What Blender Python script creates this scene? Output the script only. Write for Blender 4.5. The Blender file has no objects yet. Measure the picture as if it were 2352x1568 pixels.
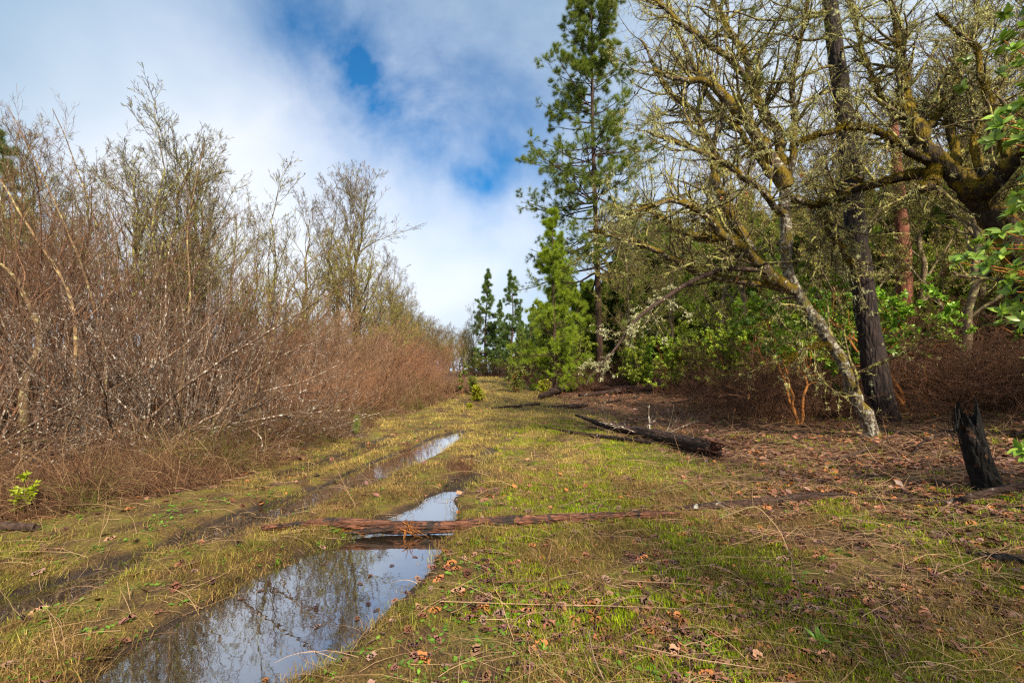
import bpy, math, random
import numpy as np
R = math.radians
sc = bpy.context.scene

# ------------------------------------------------------------------ camera
TH = math.atan(71 / 1100.0)
CZ = 1.6
cam_d = bpy.data.cameras.new('camera')
cam_d.sensor_width = 36.0
cam_d.lens = 36.0 * 1100 / 2352
cam_d.clip_start = 0.05
cam_d.clip_end = 3000
cam = bpy.data.objects.new('camera', cam_d)
sc.collection.objects.link(cam)
cam.location = (0, 0, CZ)
cam.rotation_euler = (math.pi / 2 + TH, 0, 0)
sc.camera = cam

# ------------------------------------------------------------------ world
SUN_EL, SUN_AZ = R(38), R(157)      # azimuth clockwise from +Y: behind the camera, to the right


def pixdir(px, py):
    u = (px - 1176) / 1100.0
    v = -(py - 784) / 1100.0
    d = np.array([u, math.cos(TH) - v * math.sin(TH), math.sin(TH) + v * math.cos(TH)])
    return d / np.linalg.norm(d)


w = bpy.data.worlds.new('World')
sc.world = w
w.use_nodes = True
nt = w.node_tree
nt.nodes.clear()
N = nt.nodes.new
L = nt.links.new
out = N('ShaderNodeOutputWorld')
bg = N('ShaderNodeBackground')
L(bg.outputs[0], out.inputs[0])
bg.inputs[1].default_value = 0.1
sky = N('ShaderNodeTexSky')
sky.sky_type = 'NISHITA'
sky.sun_disc = False
sky.sun_elevation = SUN_EL
sky.sun_rotation = SUN_AZ
tc = N('ShaderNodeTexCoord')


def vm(op, a, b=None, bv=None):
    n = N('ShaderNodeVectorMath')
    n.operation = op
    L(a, n.inputs[0])
    if b is not None:
        L(b, n.inputs[1])
    if bv is not None:
        n.inputs[1].default_value = bv
    return n


def mt(op, a, b=None, bv=None, clamp=False, av=None):
    n = N('ShaderNodeMath')
    n.operation = op
    n.use_clamp = clamp
    if a is not None:
        L(a, n.inputs[0])
    if av is not None:
        n.inputs[0].default_value = av
    if b is not None:
        L(b, n.inputs[1])
    if bv is not None:
        n.inputs[1].default_value = bv
    return n


D = tc.outputs['Generated']
# cloud noise: direction stretched a little so the banks read as wide drifting sheets
warp = N('ShaderNodeTexNoise')
warp.inputs['Scale'].default_value = 2.2
warp.inputs['Detail'].default_value = 3
L(D, warp.inputs['Vector'])
wsub = vm('SUBTRACT', warp.outputs['Color'], bv=(.5, .5, .5))
wsc = vm('SCALE', wsub.outputs[0])
wsc.inputs['Scale'].default_value = 0.13
Dw = vm('NORMALIZE', vm('ADD', D, wsc.outputs[0]).outputs[0])


def blob(px, py, k, amp):
    d = pixdir(px, py)
    dt = vm('DOT_PRODUCT', Dw.outputs[0], bv=tuple(d))
    s = mt('SUBTRACT', dt.outputs['Value'], bv=1.0)
    m = mt('MULTIPLY', s.outputs[0], bv=k)
    e = mt('EXPONENT', m.outputs[0])
    return mt('MULTIPLY', e.outputs[0], bv=amp).outputs[0]


def total(bl):
    s = bl[0]
    for b in bl[1:]:
        s = mt('ADD', s, b).outputs[0]
    return s


blue = total([blob(*a) for a in [
    (700, -40, 200, .20), (790, 55, 260, .20), (850, 125, 900, .26), (885, 175, 1500, .18), (905, 215, 400, .12),
    (960, 140, 34, .20), (930, 280, 150, .20), (985, 335, 500, .13), (1020, 385, 1500, .16), (1060, 425, 2500, .28), (1100, 452, 1800, .24), (1125, 478, 900, .12),
    (1190, 380, 90, .24), (1060, 260, 40, .14), (560, -40, 90, .16), (1300, 200, 20, .12)]])
nz = N('ShaderNodeTexNoise')
nz.inputs['Scale'].default_value = 7.0
nz.inputs['Detail'].default_value = 8
nz.inputs['Roughness'].default_value = 0.58
L(Dw.outputs[0], nz.inputs['Vector'])
n1 = mt('MULTIPLY_ADD', nz.outputs['Fac'], bv=2.2)
n1.inputs[2].default_value = -0.10
b1 = mt('MULTIPLY', blue, n1.outputs[0])
br = N('ShaderNodeMapRange')
br.inputs['From Min'].default_value = 0.02
br.inputs['From Max'].default_value = 0.86
bpw0 = mt('POWER', b1.outputs[0], bv=.72)
L(bpw0.outputs[0], br.inputs['Value'])
# bright and grey parts of the cloud
lum = total([blob(*a) for a in [
    (300, 300, 12, .42), (600, 260, 16, .50), (910, 480, 55, .95), (480, 420, 18, .28), (760, 470, 60, .25), (960, 600, 60, .10), (1160, 560, 80, .12), (480, 520, 14, .22), (760, 400, 60, .15), (1700, 300, 6, .25)]])
dk = total([blob(*a) for a in [(-120, -120, 12, .8), (1130, 60, 22, .30), (700, 60, 40, .20), (200, -20, 14, .45), (960, 690, 80, .22)]])
l1 = mt('SUBTRACT', lum, dk)
nz2 = N('ShaderNodeTexNoise')
nz2.inputs['Scale'].default_value = 4.0
nz2.inputs['Detail'].default_value = 8
nz2.inputs['Roughness'].default_value = 0.45
L(Dw.outputs[0], nz2.inputs['Vector'])
n2 = mt('SUBTRACT', nz2.outputs['Fac'], bv=0.5)
n3 = mt('MULTIPLY', n2.outputs[0], bv=.95)
l2 = mt('ADD', l1.outputs[0], n3.outputs[0])
l3 = mt('ADD', l2.outputs[0], bv=0.40, clamp=True)
cr = N('ShaderNodeValToRGB')
cr.color_ramp.elements[0].position = 0.0
cr.color_ramp.elements[0].color = (2.3, 3.25, 4.3, 1)
cr.color_ramp.elements[1].position = 1.0
cr.color_ramp.elements[1].color = (5.7, 5.95, 6.35, 1)
e = cr.color_ramp.elements.new(0.5)
e.color = (3.8, 4.5, 5.35, 1)
L(l3.outputs[0], cr.inputs[0])
skc = N('ShaderNodeMix')
skc.data_type = 'RGBA'
skc.blend_type = 'MULTIPLY'
skc.inputs[0].default_value = 1.0
L(sky.outputs[0], skc.inputs[6])
skc.inputs[7].default_value = (0.17, .66, .98, 1)
mx = N('ShaderNodeMix')
mx.data_type = 'RGBA'
L(br.outputs[0], mx.inputs[0])
L(cr.outputs[0], mx.inputs[6])
L(skc.outputs[2], mx.inputs[7])
L(mx.outputs[2], bg.inputs[0])

# ------------------------------------------------------------------ sun
sl = bpy.data.lights.new('sun', 'SUN')
sl.energy = 4.9
sl.angle = R(4)
sl.color = (1.0, 0.87, 0.68)
so = bpy.data.objects.new('sun', sl)
sc.collection.objects.link(so)
so.rotation_euler = (R(90) - SUN_EL, 0, -SUN_AZ + math.pi)
so.location = (0, -10, 30)

sc.view_settings.view_transform = 'Standard'
sc.view_settings.look = 'None'
sc.view_settings.exposure = 0.82
sc.view_settings.gamma = 1
sc.view_settings.use_curve_mapping = False
sc.render.engine = 'CYCLES'
sc.cycles.use_denoising = False
sc.cycles.filter_width = 1.3
sc.cycles.sample_clamp_indirect = 2.0
sc.cycles.sample_clamp_direct = 5.0
sc.cycles.max_bounces = 6
sc.cycles.diffuse_bounces = 3
sc.cycles.transparent_max_bounces = 4
sc.cycles.caustics_reflective = False
sc.cycles.caustics_refractive = False

# ------------------------------------------------------------------ helpers
rng = np.random.default_rng(7)


def norm(v):
    return v / np.maximum(np.linalg.norm(v, axis=-1, keepdims=True), 1e-9)


def sstep(x, a, b):
    t = np.clip((x - a) / (b - a), 0, 1)
    return t * t * (3 - 2 * t)


_tab = {}


def vnoise(x, y, s=1.0, seed=0):
    if seed not in _tab:
        _tab[seed] = np.random.default_rng(1000 + seed).random((256, 256))
    T = _tab[seed]
    x = np.asarray(x, float) * s + 1000.37
    y = np.asarray(y, float) * s + 1000.71
    i = np.floor(x).astype(int)
    j = np.floor(y).astype(int)
    fx = x - i
    fy = y - j
    fx = fx * fx * (3 - 2 * fx)
    fy = fy * fy * (3 - 2 * fy)
    i &= 255
    j &= 255
    i1 = (i + 1) & 255
    j1 = (j + 1) & 255
    return (T[i, j] * (1 - fx) + T[i1, j] * fx) * (1 - fy) + (T[i, j1] * (1 - fx) + T[i1, j1] * fx) * fy


def fbm(x, y, s, seed=0, o=4):
    t = 0
    a = .5
    for k in range(o):
        t = t + a * vnoise(x, y, s * 2 ** k, seed + k)
        a *= .5
    return t / (1 - .5 ** o)


class Geo:
    """collects vertices, faces and a colour for every vertex; build() links them as one mesh"""

    def __init__(self):
        self.v, self.q, self.t, self.c, self.n = [], [], [], [], 0

    def add(self, V, Q=None, T=None, C=(1, 1, 1)):
        V = np.asarray(V, float).reshape(-1, 3)
        C = np.broadcast_to(np.asarray(C, float), (len(V), 3))
        if Q is not None and len(Q):
            self.q.append(np.asarray(Q) + self.n)
        if T is not None and len(T):
            self.t.append(np.asarray(T) + self.n)
        self.v.append(V)
        self.c.append(C)
        self.n += len(V)
        return self

    def build(self, name, mat, parent=None, origin=None, smooth=True):
        V = np.concatenate(self.v)
        if origin is None:
            origin = parent.location if parent is not None and not parent.get('_local') else (0, 0, 0)
        V = V - np.array(origin)
        me = bpy.data.meshes.new(name)
        me.vertices.add(len(V))
        me.vertices.foreach_set('co', V.astype(np.float32).ravel())
        Q = np.concatenate(self.q) if self.q else np.zeros((0, 4), int)
        T = np.concatenate(self.t) if self.t else np.zeros((0, 3), int)
        nl = Q.size + T.size
        me.loops.add(nl)
        me.loops.foreach_set('vertex_index', np.concatenate([Q.ravel(), T.ravel()]).astype(np.int32))
        npoly = len(Q) + len(T)
        me.polygons.add(npoly)
        ls = np.concatenate([np.arange(len(Q)) * 4, len(Q) * 4 + np.arange(len(T)) * 3])
        me.polygons.foreach_set('loop_start', ls.astype(np.int32))
        me.update(calc_edges=True)
        if smooth:
            me.polygons.foreach_set('use_smooth', np.ones(npoly, bool))
        a = me.color_attributes.new('col', 'FLOAT_COLOR', 'POINT')
        C = np.concatenate(self.c)
        C4 = np.concatenate([C, np.ones((len(C), 1))], 1)
        a.data.foreach_set('color', C4.astype(np.float32).ravel())
        me.materials.append(mat)
        o = bpy.data.objects.new(name, me)
        sc.collection.objects.link(o)
        if parent is not None:
            o.parent = parent
        return o


def tag(o, label=None, cat=None, group=None, kind=None):
    if label:
        o['label'] = label
    if cat:
        o['category'] = cat
    if group:
        o['group'] = group
    if kind:
        o['kind'] = kind
    return o


def thing(name, label, cat, loc=(0, 0, 0), group=None):
    o = bpy.data.objects.new(name, None)
    sc.collection.objects.link(o)
    o.empty_display_size = .2
    o.location = tuple(float(a) for a in loc)
    return tag(o, label, cat, group)


def copy_tree(o, parent=None):
    c = o.copy()
    sc.collection.objects.link(c)
    c.parent = parent
    for ch in list(o.children):
        copy_tree(ch, c)
    return c


def place(proto, used, loc, rz, s, label, group, tilt=(0, 0), cat=None):
    """the first call moves the prototype itself, later ones copy it with its parts"""
    o = proto if not used.get(proto.name) else copy_tree(proto)
    used[proto.name] = True
    o.location = tuple(float(a) for a in loc)
    o.rotation_euler = (tilt[0], tilt[1], rz)
    o.scale = (s, s, s) if np.isscalar(s) else tuple(s)
    o['label'] = label
    if group:
        o['group'] = group
    elif 'group' in o:
        del o['group']
    if cat:
        o['category'] = cat
    return o


# ---- branches
def resample(pts, K):
    pts = np.asarray(pts, float)
    s = np.concatenate([[0], np.cumsum(np.linalg.norm(np.diff(pts, axis=0), axis=1))])
    t = np.linspace(0, s[-1], K)
    P = np.stack([np.interp(t, s, pts[:, k]) for k in range(3)], 1)
    for _ in range(2):
        P[1:-1] = .25 * P[:-2] + .5 * P[1:-1] + .25 * P[2:]
    return P


def grow(P, Rd, n, t=(.2, 1), ang=(30, 60), ln=(.3, .5), K=6, wob=.15, up=0., rr=.5, tip=.25, rmin=.0015, lt=.5, g=None, absl=None, bias=None):
    g = g or rng
    Np, Kp = P.shape[:2]
    plen = np.linalg.norm(np.diff(P, axis=1), axis=2).sum(1)
    if np.isscalar(n):
        idx = np.repeat(np.arange(Np), n)
    else:
        idx = np.repeat(np.arange(Np), n)
    M = len(idx)
    tt = g.uniform(t[0], t[1], M)
    f = tt * (Kp - 1)
    i = np.minimum(f.astype(int), Kp - 2)
    fr = (f - i)[:, None]
    pos = P[idx, i] * (1 - fr) + P[idx, i + 1] * fr
    tan = norm(P[idx, i + 1] - P[idx, i])
    rad = (Rd[idx, i] * (1 - fr[:, 0]) + Rd[idx, i + 1] * fr[:, 0]) * rr
    a = norm(np.cross(tan, norm(g.normal(size=(M, 3)))))
    if bias is not None:
        a = norm(a + np.array(bias))
    th = np.radians(g.uniform(ang[0], ang[1], M))[:, None]
    d = norm(np.cos(th) * tan + np.sin(th) * a)
    if absl:
        Lc = g.uniform(absl[0], absl[1], M) * (1 - lt * tt)
    else:
        Lc = plen[idx] * g.uniform(ln[0], ln[1], M) * (1 - lt * tt)
    out = np.zeros((M, K, 3))
    out[:, 0] = pos
    step = (Lc / (K - 1))[:, None]
    for k in range(1, K):
        d = norm(d + wob * g.normal(size=(M, 3)) + np.array([0, 0, up]))
        out[:, k] = out[:, k - 1] + d * step
    r0 = np.maximum(rad, rmin)
    ro = r0[:, None] * np.linspace(1, tip, K)[None]
    return out, np.maximum(ro, rmin * .7)


def tubes(geo, P, Rd, S=4, C=(1, 1, 1), rough=0):
    Np, K = P.shape[:2]
    tan = np.zeros_like(P)
    tan[:, 1:-1] = P[:, 2:] - P[:, :-2]
    tan[:, 0] = P[:, 1] - P[:, 0]
    tan[:, -1] = P[:, -1] - P[:, -2]
    tan = norm(tan)
    ref = norm(P[:, -1] - P[:, 0])
    alt = np.where(np.abs(ref[:, :1]) < .5, np.array([[1., 0, 0]]), np.where(np.abs(ref[:, 1:2]) < .6, np.array([[0, 1., 0]]), np.array([[0, 0, 1.]])))
    side = norm(np.cross(ref, alt))[:, None, :]
    u = norm(np.cross(tan, np.broadcast_to(side, tan.shape)))
    vv = np.cross(tan, u)
    an = np.arange(S) * 2 * math.pi / S
    rr = Rd[:, :, None]
    if rough:
        rr = rr * (1 + rough * rng.normal(size=(Np, K, S)))
    V = P[:, :, None, :] + rr[..., None] * (np.cos(an)[None, None, :, None] * u[:, :, None, :] + np.sin(an)[None, None, :, None] * vv[:, :, None, :])
    base = (np.arange(Np) * K * S)[:, None, None]
    kk = (np.arange(K - 1) * S)[None, :, None]
    ss = np.arange(S)[None, None, :]
    s1 = (ss + 1) % S
    q = np.stack([base + kk + ss, base + kk + s1, base + kk + S + s1, base + kk + S + ss], -1).reshape(-1, 4)
    C = np.asarray(C, float)
    if C.ndim == 2:
        C = np.repeat(C, K * S, axis=0)
    geo.add(V.reshape(-1, 3), Q=q, C=C)


def endcaps(geo, P, Rd, S, C):
    """close both ends of single logs with a fan"""
    for k, j in ((0, 1), (-1, -2)):
        c = P[k]
        tan = norm(P[k] - P[j])
        a = norm(np.cross(tan, [0.3, .2, 1.]))
        b = np.cross(tan, a)
        an = np.arange(S) * 2 * math.pi / S
        ring = c + Rd[k] * .96 * (np.cos(an)[:, None] * a + np.sin(an)[:, None] * b)
        V = np.concatenate([[c + tan * Rd[k] * .12], ring])
        T = [(0, 1 + i, 1 + (i + 1) % S) for i in range(S)]
        geo.add(V, T=T, C=C)


# ---- stamps
def stamp(geo, tmpl, C, X, Z, s, ca, cb=None, g=None):
    """tmpl: (verts, quads, tris, mix); C centre, X local x axis, Z local up; s scale"""
    tv, tq, tt, tm = tmpl
    M = len(C)
    if M == 0:
        return
    X = norm(X)
    Y = norm(np.cross(Z, X))
    Z2 = np.cross(X, Y)
    s = np.broadcast_to(np.asarray(s, float), (M,)) if np.ndim(s) < 2 else s
    s = s[:, None, None] if s.ndim == 1 else s[:, None, :]
    tvs = tv[None] * s
    V = C[:, None, :] + tvs[..., :1] * X[:, None] + tvs[..., 1:2] * Y[:, None] + tvs[..., 2:3] * Z2[:, None]
    off = (np.arange(M) * len(tv))[:, None, None]
    q = (tq[None] + off).reshape(-1, 4) if len(tq) else None
    t = (tt[None] + off).reshape(-1, 3) if len(tt) else None
    ca = np.broadcast_to(np.asarray(ca, float), (M, 3))
    cb = ca if cb is None else np.broadcast_to(np.asarray(cb, float), (M, 3))
    m = tm[None, :, None]
    col = ca[:, None] * (1 - m) + cb[:, None] * m
    geo.add(V.reshape(-1, 3), Q=q, T=t, C=col.reshape(-1, 3))


def multi(geo, tmpls, C, X, Z, s, ca, cb=None, g=None):
    g = g or rng
    M = len(C)
    k = g.integers(0, len(tmpls), M)
    s = np.broadcast_to(np.asarray(s, float), (M,))
    ca = np.broadcast_to(np.asarray(ca, float), (M, 3))
    cb = ca if cb is None else np.broadcast_to(np.asarray(cb, float), (M, 3))
    for j, tm in enumerate(tmpls):
        m = k == j
        stamp(geo, tm, C[m], X[m], Z[m], s[m], ca[m], cb[m])


def T_(v, q=(), t=(), m=None):
    v = np.array(v, float)
    return (v, np.array(q, int).reshape(-1, 4), np.array(t, int).reshape(-1, 3), np.zeros(len(v)) if m is None else np.array(m, float))


def t_needles(n, wd, seed, spread=(15, 85), curve=.1):
    g = np.random.default_rng(seed)
    th = np.radians(g.uniform(*spread, n))
    ph = g.uniform(0, 2 * math.pi, n)
    d = np.stack([np.cos(th), np.sin(th) * np.cos(ph), np.sin(th) * np.sin(ph)], 1)
    ln = g.uniform(.7, 1.1, n)
    st = np.stack([g.uniform(-.35, .1, n), np.zeros(n), np.zeros(n)], 1)
    sd = norm(np.cross(d, g.normal(size=(n, 3))))
    V, T, m = [], [], []
    for i in range(n):
        b = len(V)
        V += [st[i] - sd[i] * wd / 2, st[i] + sd[i] * wd / 2, st[i] + d[i] * ln[i] + np.array([0, 0, -curve * ln[i]])]
        T.append((b, b + 1, b + 2))
        r = g.random()
        m += [r, r, min(1, r + .2)]
    return T_(V, (), T, m)


def t_lichen(n, seed, down=1.0, wd=.16):
    g = np.random.default_rng(seed)
    V, Q, T, m = [], [], [], []
    for i in range(n):
        b = len(V)
        st = g.normal(size=3) * np.array([.3, .3, .12])
        d1 = np.array([g.normal() * .35, g.normal() * .35, -g.uniform(.2, 1) * down + g.uniform(0, .35)])
        ln = g.uniform(.3, 1.0)
        sd = norm(np.cross(d1, g.normal(size=3))) * wd * g.uniform(.5, 1.2)
        mid = st + d1 * ln * .5 + g.normal(size=3) * .1
        end = st + d1 * ln + g.normal(size=3) * .12
        V += [st - sd * .5, st + sd * .5, mid + sd * .6, mid - sd * .6, end]
        Q.append((b, b + 1, b + 2, b + 3))
        T.append((b + 3, b + 2, b + 4))
        r = g.random()
        m += [r] * 5
    return T_(V, Q, T, m)


def t_leaf(seg=3, fold=.12, curl=.15, wid=.42):
    """elliptic leaf along +x, length 1, with a folded midrib"""
    V, Q, T, m = [(0, 0, 0)], [], [], [0]
    xs = np.linspace(0, 1, seg + 2)[1:-1]
    for x in xs:
        hw = wid * .5 * math.sin(math.pi * min(1, x ** .85)) * 1.05
        z = -curl * x * x
        V += [(x, hw, z + fold * hw * 2), (x, 0, z), (x, -hw, z + fold * hw * 2)]
        m += [0.2, .6, 0.2]
    V.append((1, 0, -curl))
    m.append(.3)
    T += [(0, 2, 1), (0, 3, 2)]
    for k in range(seg - 1):
        a = 1 + 3 * k
        Q += [(a, a + 1, a + 4, a + 3), (a + 1, a + 2, a + 5, a + 4)]
    a = 1 + 3 * (seg - 1)
    e = len(V) - 1
    T += [(a, a + 1, e), (a + 1, a + 2, e)]
    return T_(V, Q, T, m)


def t_oakleaf(seed):
    """lobed dead leaf lying flat, curled edges"""
    g = np.random.default_rng(seed)
    V = [(.08, 0, .02)]
    m = [.5]
    half = [(.0, .015), (.12, .07), (.24, .25), (.33, .17), (.46, .36), (.57, .22), (.72, .33), (.82, .17), (.93, .15), (1., 0)]
    pts = [(x, y * g.uniform(.8, 1.15)) for x, y in half]
    pts2 = [(x, -y * g.uniform(.8, 1.15)) for x, y in half[::-1][1:-1]]
    cu = g.uniform(-.12, .28)
    cx = g.uniform(-.12, .22)
    V = [(.25, 0, 0), (.5, 0, 0), (.75, 0, 0)]
    m = [.6, .6, .6]
    for x, y in pts + pts2:
        V.append((x - .5 + .5, y, cu * y * y * 2.2 + cx * (x - .5) ** 2 + g.uniform(-.02, .03)))
        m.append(g.uniform(0, .4))
    T = []
    n = len(V) - 3
    for i in range(n):
        a, b = 3 + i, 3 + (i + 1) % n
        xm = (V[a][0] + V[b][0]) / 2
        c = 0 if xm < .38 else (1 if xm < .64 else 2)
        T.append((c, a, b))
    # stitch between the three hubs
    T += [(0, 1, 3 + 4), (1, 2, 3 + 6), (1, 0, n + 3 - 4), (2, 1, n + 3 - 2)]
    V = np.array(V)
    V[:, 0] -= .5
    return T_(V, (), T, m)


def t_grass(n, seed, lean=(20, 85), w=.03, r=.25):
    g = np.random.default_rng(seed)
    V, Q, T, m = [], [], [], []
    for i in range(n):
        b = len(V)
        az = g.uniform(0, 2 * math.pi)
        le = math.radians(g.uniform(*lean))
        h = g.uniform(.45, 1.0)
        st = np.array([g.normal() * r, g.normal() * r, -.05])
        d = np.array([math.cos(az), math.sin(az), 0])
        s = np.array([-math.sin(az), math.cos(az), 0]) * w * .5
        p1 = st + h * .5 * (d * math.sin(le * .5) + np.array([0, 0, math.cos(le * .5)]))
        p2 = p1 + h * .5 * (d * math.sin(le) + np.array([0, 0, math.cos(le)]))
        V += [st - s, st + s, p1 + s * .8, p1 - s * .8, p2]
        Q.append((b, b + 1, b + 2, b + 3))
        T.append((b + 3, b + 2, b + 4))
        rr = g.random() ** 1.3
        m += [rr] * 5
    return T_(V, Q, T, m)


# ------------------------------------------------------------------ terrain
def softplus(x):
    return np.log1p(np.exp(-np.abs(x))) + np.maximum(x, 0)


RY = np.array([0.5, 2.47, 3.0, 3.95, 5.1, 6.2, 8.0, 13.5, 20, 26, 32, 40, 60.])
RX = np.array([-1.95, -1.78, -1.60, -1.42, -1.12, -.93, -.68, -.07, .25, .1, -.45, -1.4, -4.])
LY = np.array([0.5, 2.5, 3.32, 4.14, 5.1, 6.2, 7.5, 9.5, 13.5, 20, 26, 32, 40, 60.])
LX = np.array([-4.3, -3.9, -3.62, -3.30, -3.02, -2.72, -2.36, -1.98, -1.46, -1.2, -1.2, -1.7, -2.7, -5.3])
XB = (np.array([2, 5.1, 6.4, 9, 15.5, 19.7, 30, 45, 80.]), np.array([-6.2, -5.4, -4.6, -4.0, -4.4, -3.3, -2.4, -4.0, -8.]))   # brown bank, left of the track
XF = (np.array([0, 5, 9, 14, 18, 22, 26, 34, 45, 80.]), np.array([3.6, 3.2, 2.6, 2.6, 2.7, 1.9, 1.1, .3, -1.0, -4.0]))      # end of the mown sward on the right


def rut(x, y, Y, X, wpts, dpts):
    xc = np.interp(y, Y, X) + .10 * (vnoise(y, y * 0, 1.1, 31) - .5) + .05 * (vnoise(y, y * 0, 3.3, 32) - .5)
    hw = np.interp(y, *wpts)
    dp = np.interp(y, *dpts)
    e = (x - xc + .16 * (fbm(x, y, 2.1, 35, 3) - .5)) / hw
    return dp * np.exp(-np.abs(e) ** 3.2), dp * .16 * np.exp(-((np.abs(e) - 1.45) / .35) ** 2)


def H(x, y):
    x = np.asarray(x, float)
    y = np.asarray(y, float)
    h = .04 * (softplus((y - 14) / 2.) * 2 - softplus((y - 44) / 4.) * 4)
    sx = softplus((x - 2.6) / .7) * .7
    h = h + .055 * np.minimum(sx, 16 + .3 * (sx - 16)) ** 1.25 + .30 * sstep(x, 9, 16) * sstep(y, 4, 12)
    sl_ = softplus((-x - 5.5) / .8) * .8
    h = h + .035 * sl_
    h = h + .09 * (fbm(x, y, .23, 3, 3) - .5) + (.05 + .16 * sstep(x, 3.0, 6.0)) * (fbm(x, y, 1.1, 9, 3) - .5)
    a, b = rut(x, y, RY, RX, ([0, 2.5, 4, 5.4, 6.2, 7.5, 20, 40], [.50, .56, .68, .46, .24, .2, .16, .15]), ([0, 2.5, 4, 5.8, 6.6, 8, 20, 40, 60], [.17, .17, .17, .14, .09, .04, .035, .03, 0]))
    c, d = rut(x, y, LY, LX, ([0, 3, 4.2, 5, 7, 9.5, 12.5, 14, 30], [.42, .42, .24, .36, .38, .42, .38, .2, .15]), ([0, 3, 3.6, 4.2, 4.6, 5.2, 5.9, 6.4, 7.2, 8, 12.5, 14.5, 30, 60], [.12, .13, .12, .085, .075, .12, .12, .11, .13, .18, .19, .03, .03, 0]))
    h = h - a + b - c + d
    # shallow ditch between the left rut and the brown bank
    e = (x - np.interp(y, [4, 7.5, 10, 13, 16], [-4.9, -3.6, -3.15, -3.1, -2.9])) / .28
    h = h - .09 * np.exp(-e ** 2) * sstep(y, 6.5, 8) * (1 - sstep(y, 12.5, 14))
    # tufty micro relief, fading with distance
    near = 1 / (1 + (np.hypot(x, y) / 9) ** 2)
    h = h + near * (.028 * (fbm(x, y, 4.5, 15, 3) - .5) + .012 * (vnoise(x, y, 22, 21) - .5))
    return h


def P(px, py, d):
    """world point on the line of sight of a photo point at depth d metres"""
    r = pixdir(px, py)
    return np.array([0, 0, CZ]) + r * d / r[1]


def G(px, py):
    r = pixdir(px, py)
    ds = np.arange(1.5, 90, .02)
    pts = np.array([0, 0, CZ]) + r * (ds / r[1])[:, None]
    below = pts[:, 2] < H(pts[:, 0], pts[:, 1])
    i = np.argmax(below) if below.any() else len(ds) - 1
    p = pts[i].copy()
    p[2] = float(H(p[0], p[1]))
    return p


def on(x, y, dz=0.):
    return np.array([x, y, float(H(x, y)) + dz])


# ------------------------------------------------------------------ materials
def mat(name):
    m = bpy.data.materials.new(name)
    m.use_nodes = True
    t = m.node_tree
    b = t.nodes['Principled BSDF']
    return m, t, b


def mnode(t, typ, **kw):
    n = t.nodes.new(typ)
    for k, v in kw.items():
        if k in n.inputs:
            n.inputs[k].default_value = v
        else:
            setattr(n, k, v)
    return n


def ramp(t, fac, stops):
    n = t.nodes.new('ShaderNodeValToRGB')
    el = n.color_ramp.elements
    el[0].position, el[0].color = stops[0][0], (*stops[0][1], 1)
    el[1].position, el[1].color = stops[-1][0], (*stops[-1][1], 1)
    for p, c in stops[1:-1]:
        x = el.new(p)
        x.color = (*c, 1)
    t.links.new(fac, n.inputs[0])
    return n.outputs[0]


def mixc(t, fac, a, b, mode='MIX'):
    n = t.nodes.new('ShaderNodeMix')
    n.data_type = 'RGBA'
    n.blend_type = mode
    if isinstance(fac, float):
        n.inputs[0].default_value = fac
    else:
        t.links.new(fac, n.inputs[0])
    for k, v in ((6, a), (7, b)):
        if isinstance(v, tuple):
            n.inputs[k].default_value = (*v, 1)
        else:
            t.links.new(v, n.inputs[k])
    return n.outputs[2]


def foliage(name, trans=.3, rough=.55, spec=.3, var=.25, scale=3.):
    m, t, b = mat(name)
    at = mnode(t, 'ShaderNodeAttribute', attribute_name='col')
    tcn = t.nodes.new('ShaderNodeTexCoord')
    nz = mnode(t, 'ShaderNodeTexNoise', Scale=scale, Detail=2.0)
    t.links.new(tcn.outputs['Object'], nz.inputs['Vector'])
    v = mnode(t, 'ShaderNodeMapRange')
    v.inputs['From Min'].default_value = .3
    v.inputs['From Max'].default_value = .7
    v.inputs['To Min'].default_value = 1 - var
    v.inputs['To Max'].default_value = 1 + var
    t.links.new(nz.outputs['Fac'], v.inputs['Value'])
    mul = t.nodes.new('ShaderNodeVectorMath')
    mul.operation = 'SCALE'
    t.links.new(at.outputs['Color'], mul.inputs[0])
    t.links.new(v.outputs[0], mul.inputs['Scale'])
    b.inputs['Roughness'].default_value = rough
    b.inputs['Specular IOR Level'].default_value = spec
    t.links.new(mul.outputs[0], b.inputs['Base Color'])
    if trans > 0:
        tr = t.nodes.new('ShaderNodeBsdfTranslucent')
        t.links.new(mul.outputs[0], tr.inputs['Color'])
        ms = t.nodes.new('ShaderNodeMixShader')
        ms.inputs[0].default_value = trans
        t.links.new(b.outputs[0], ms.inputs[1])
        t.links.new(tr.outputs[0], ms.inputs[2])
        t.links.new(ms.outputs[0], t.nodes['Material Output'].inputs['Surface'])
    return m


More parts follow.
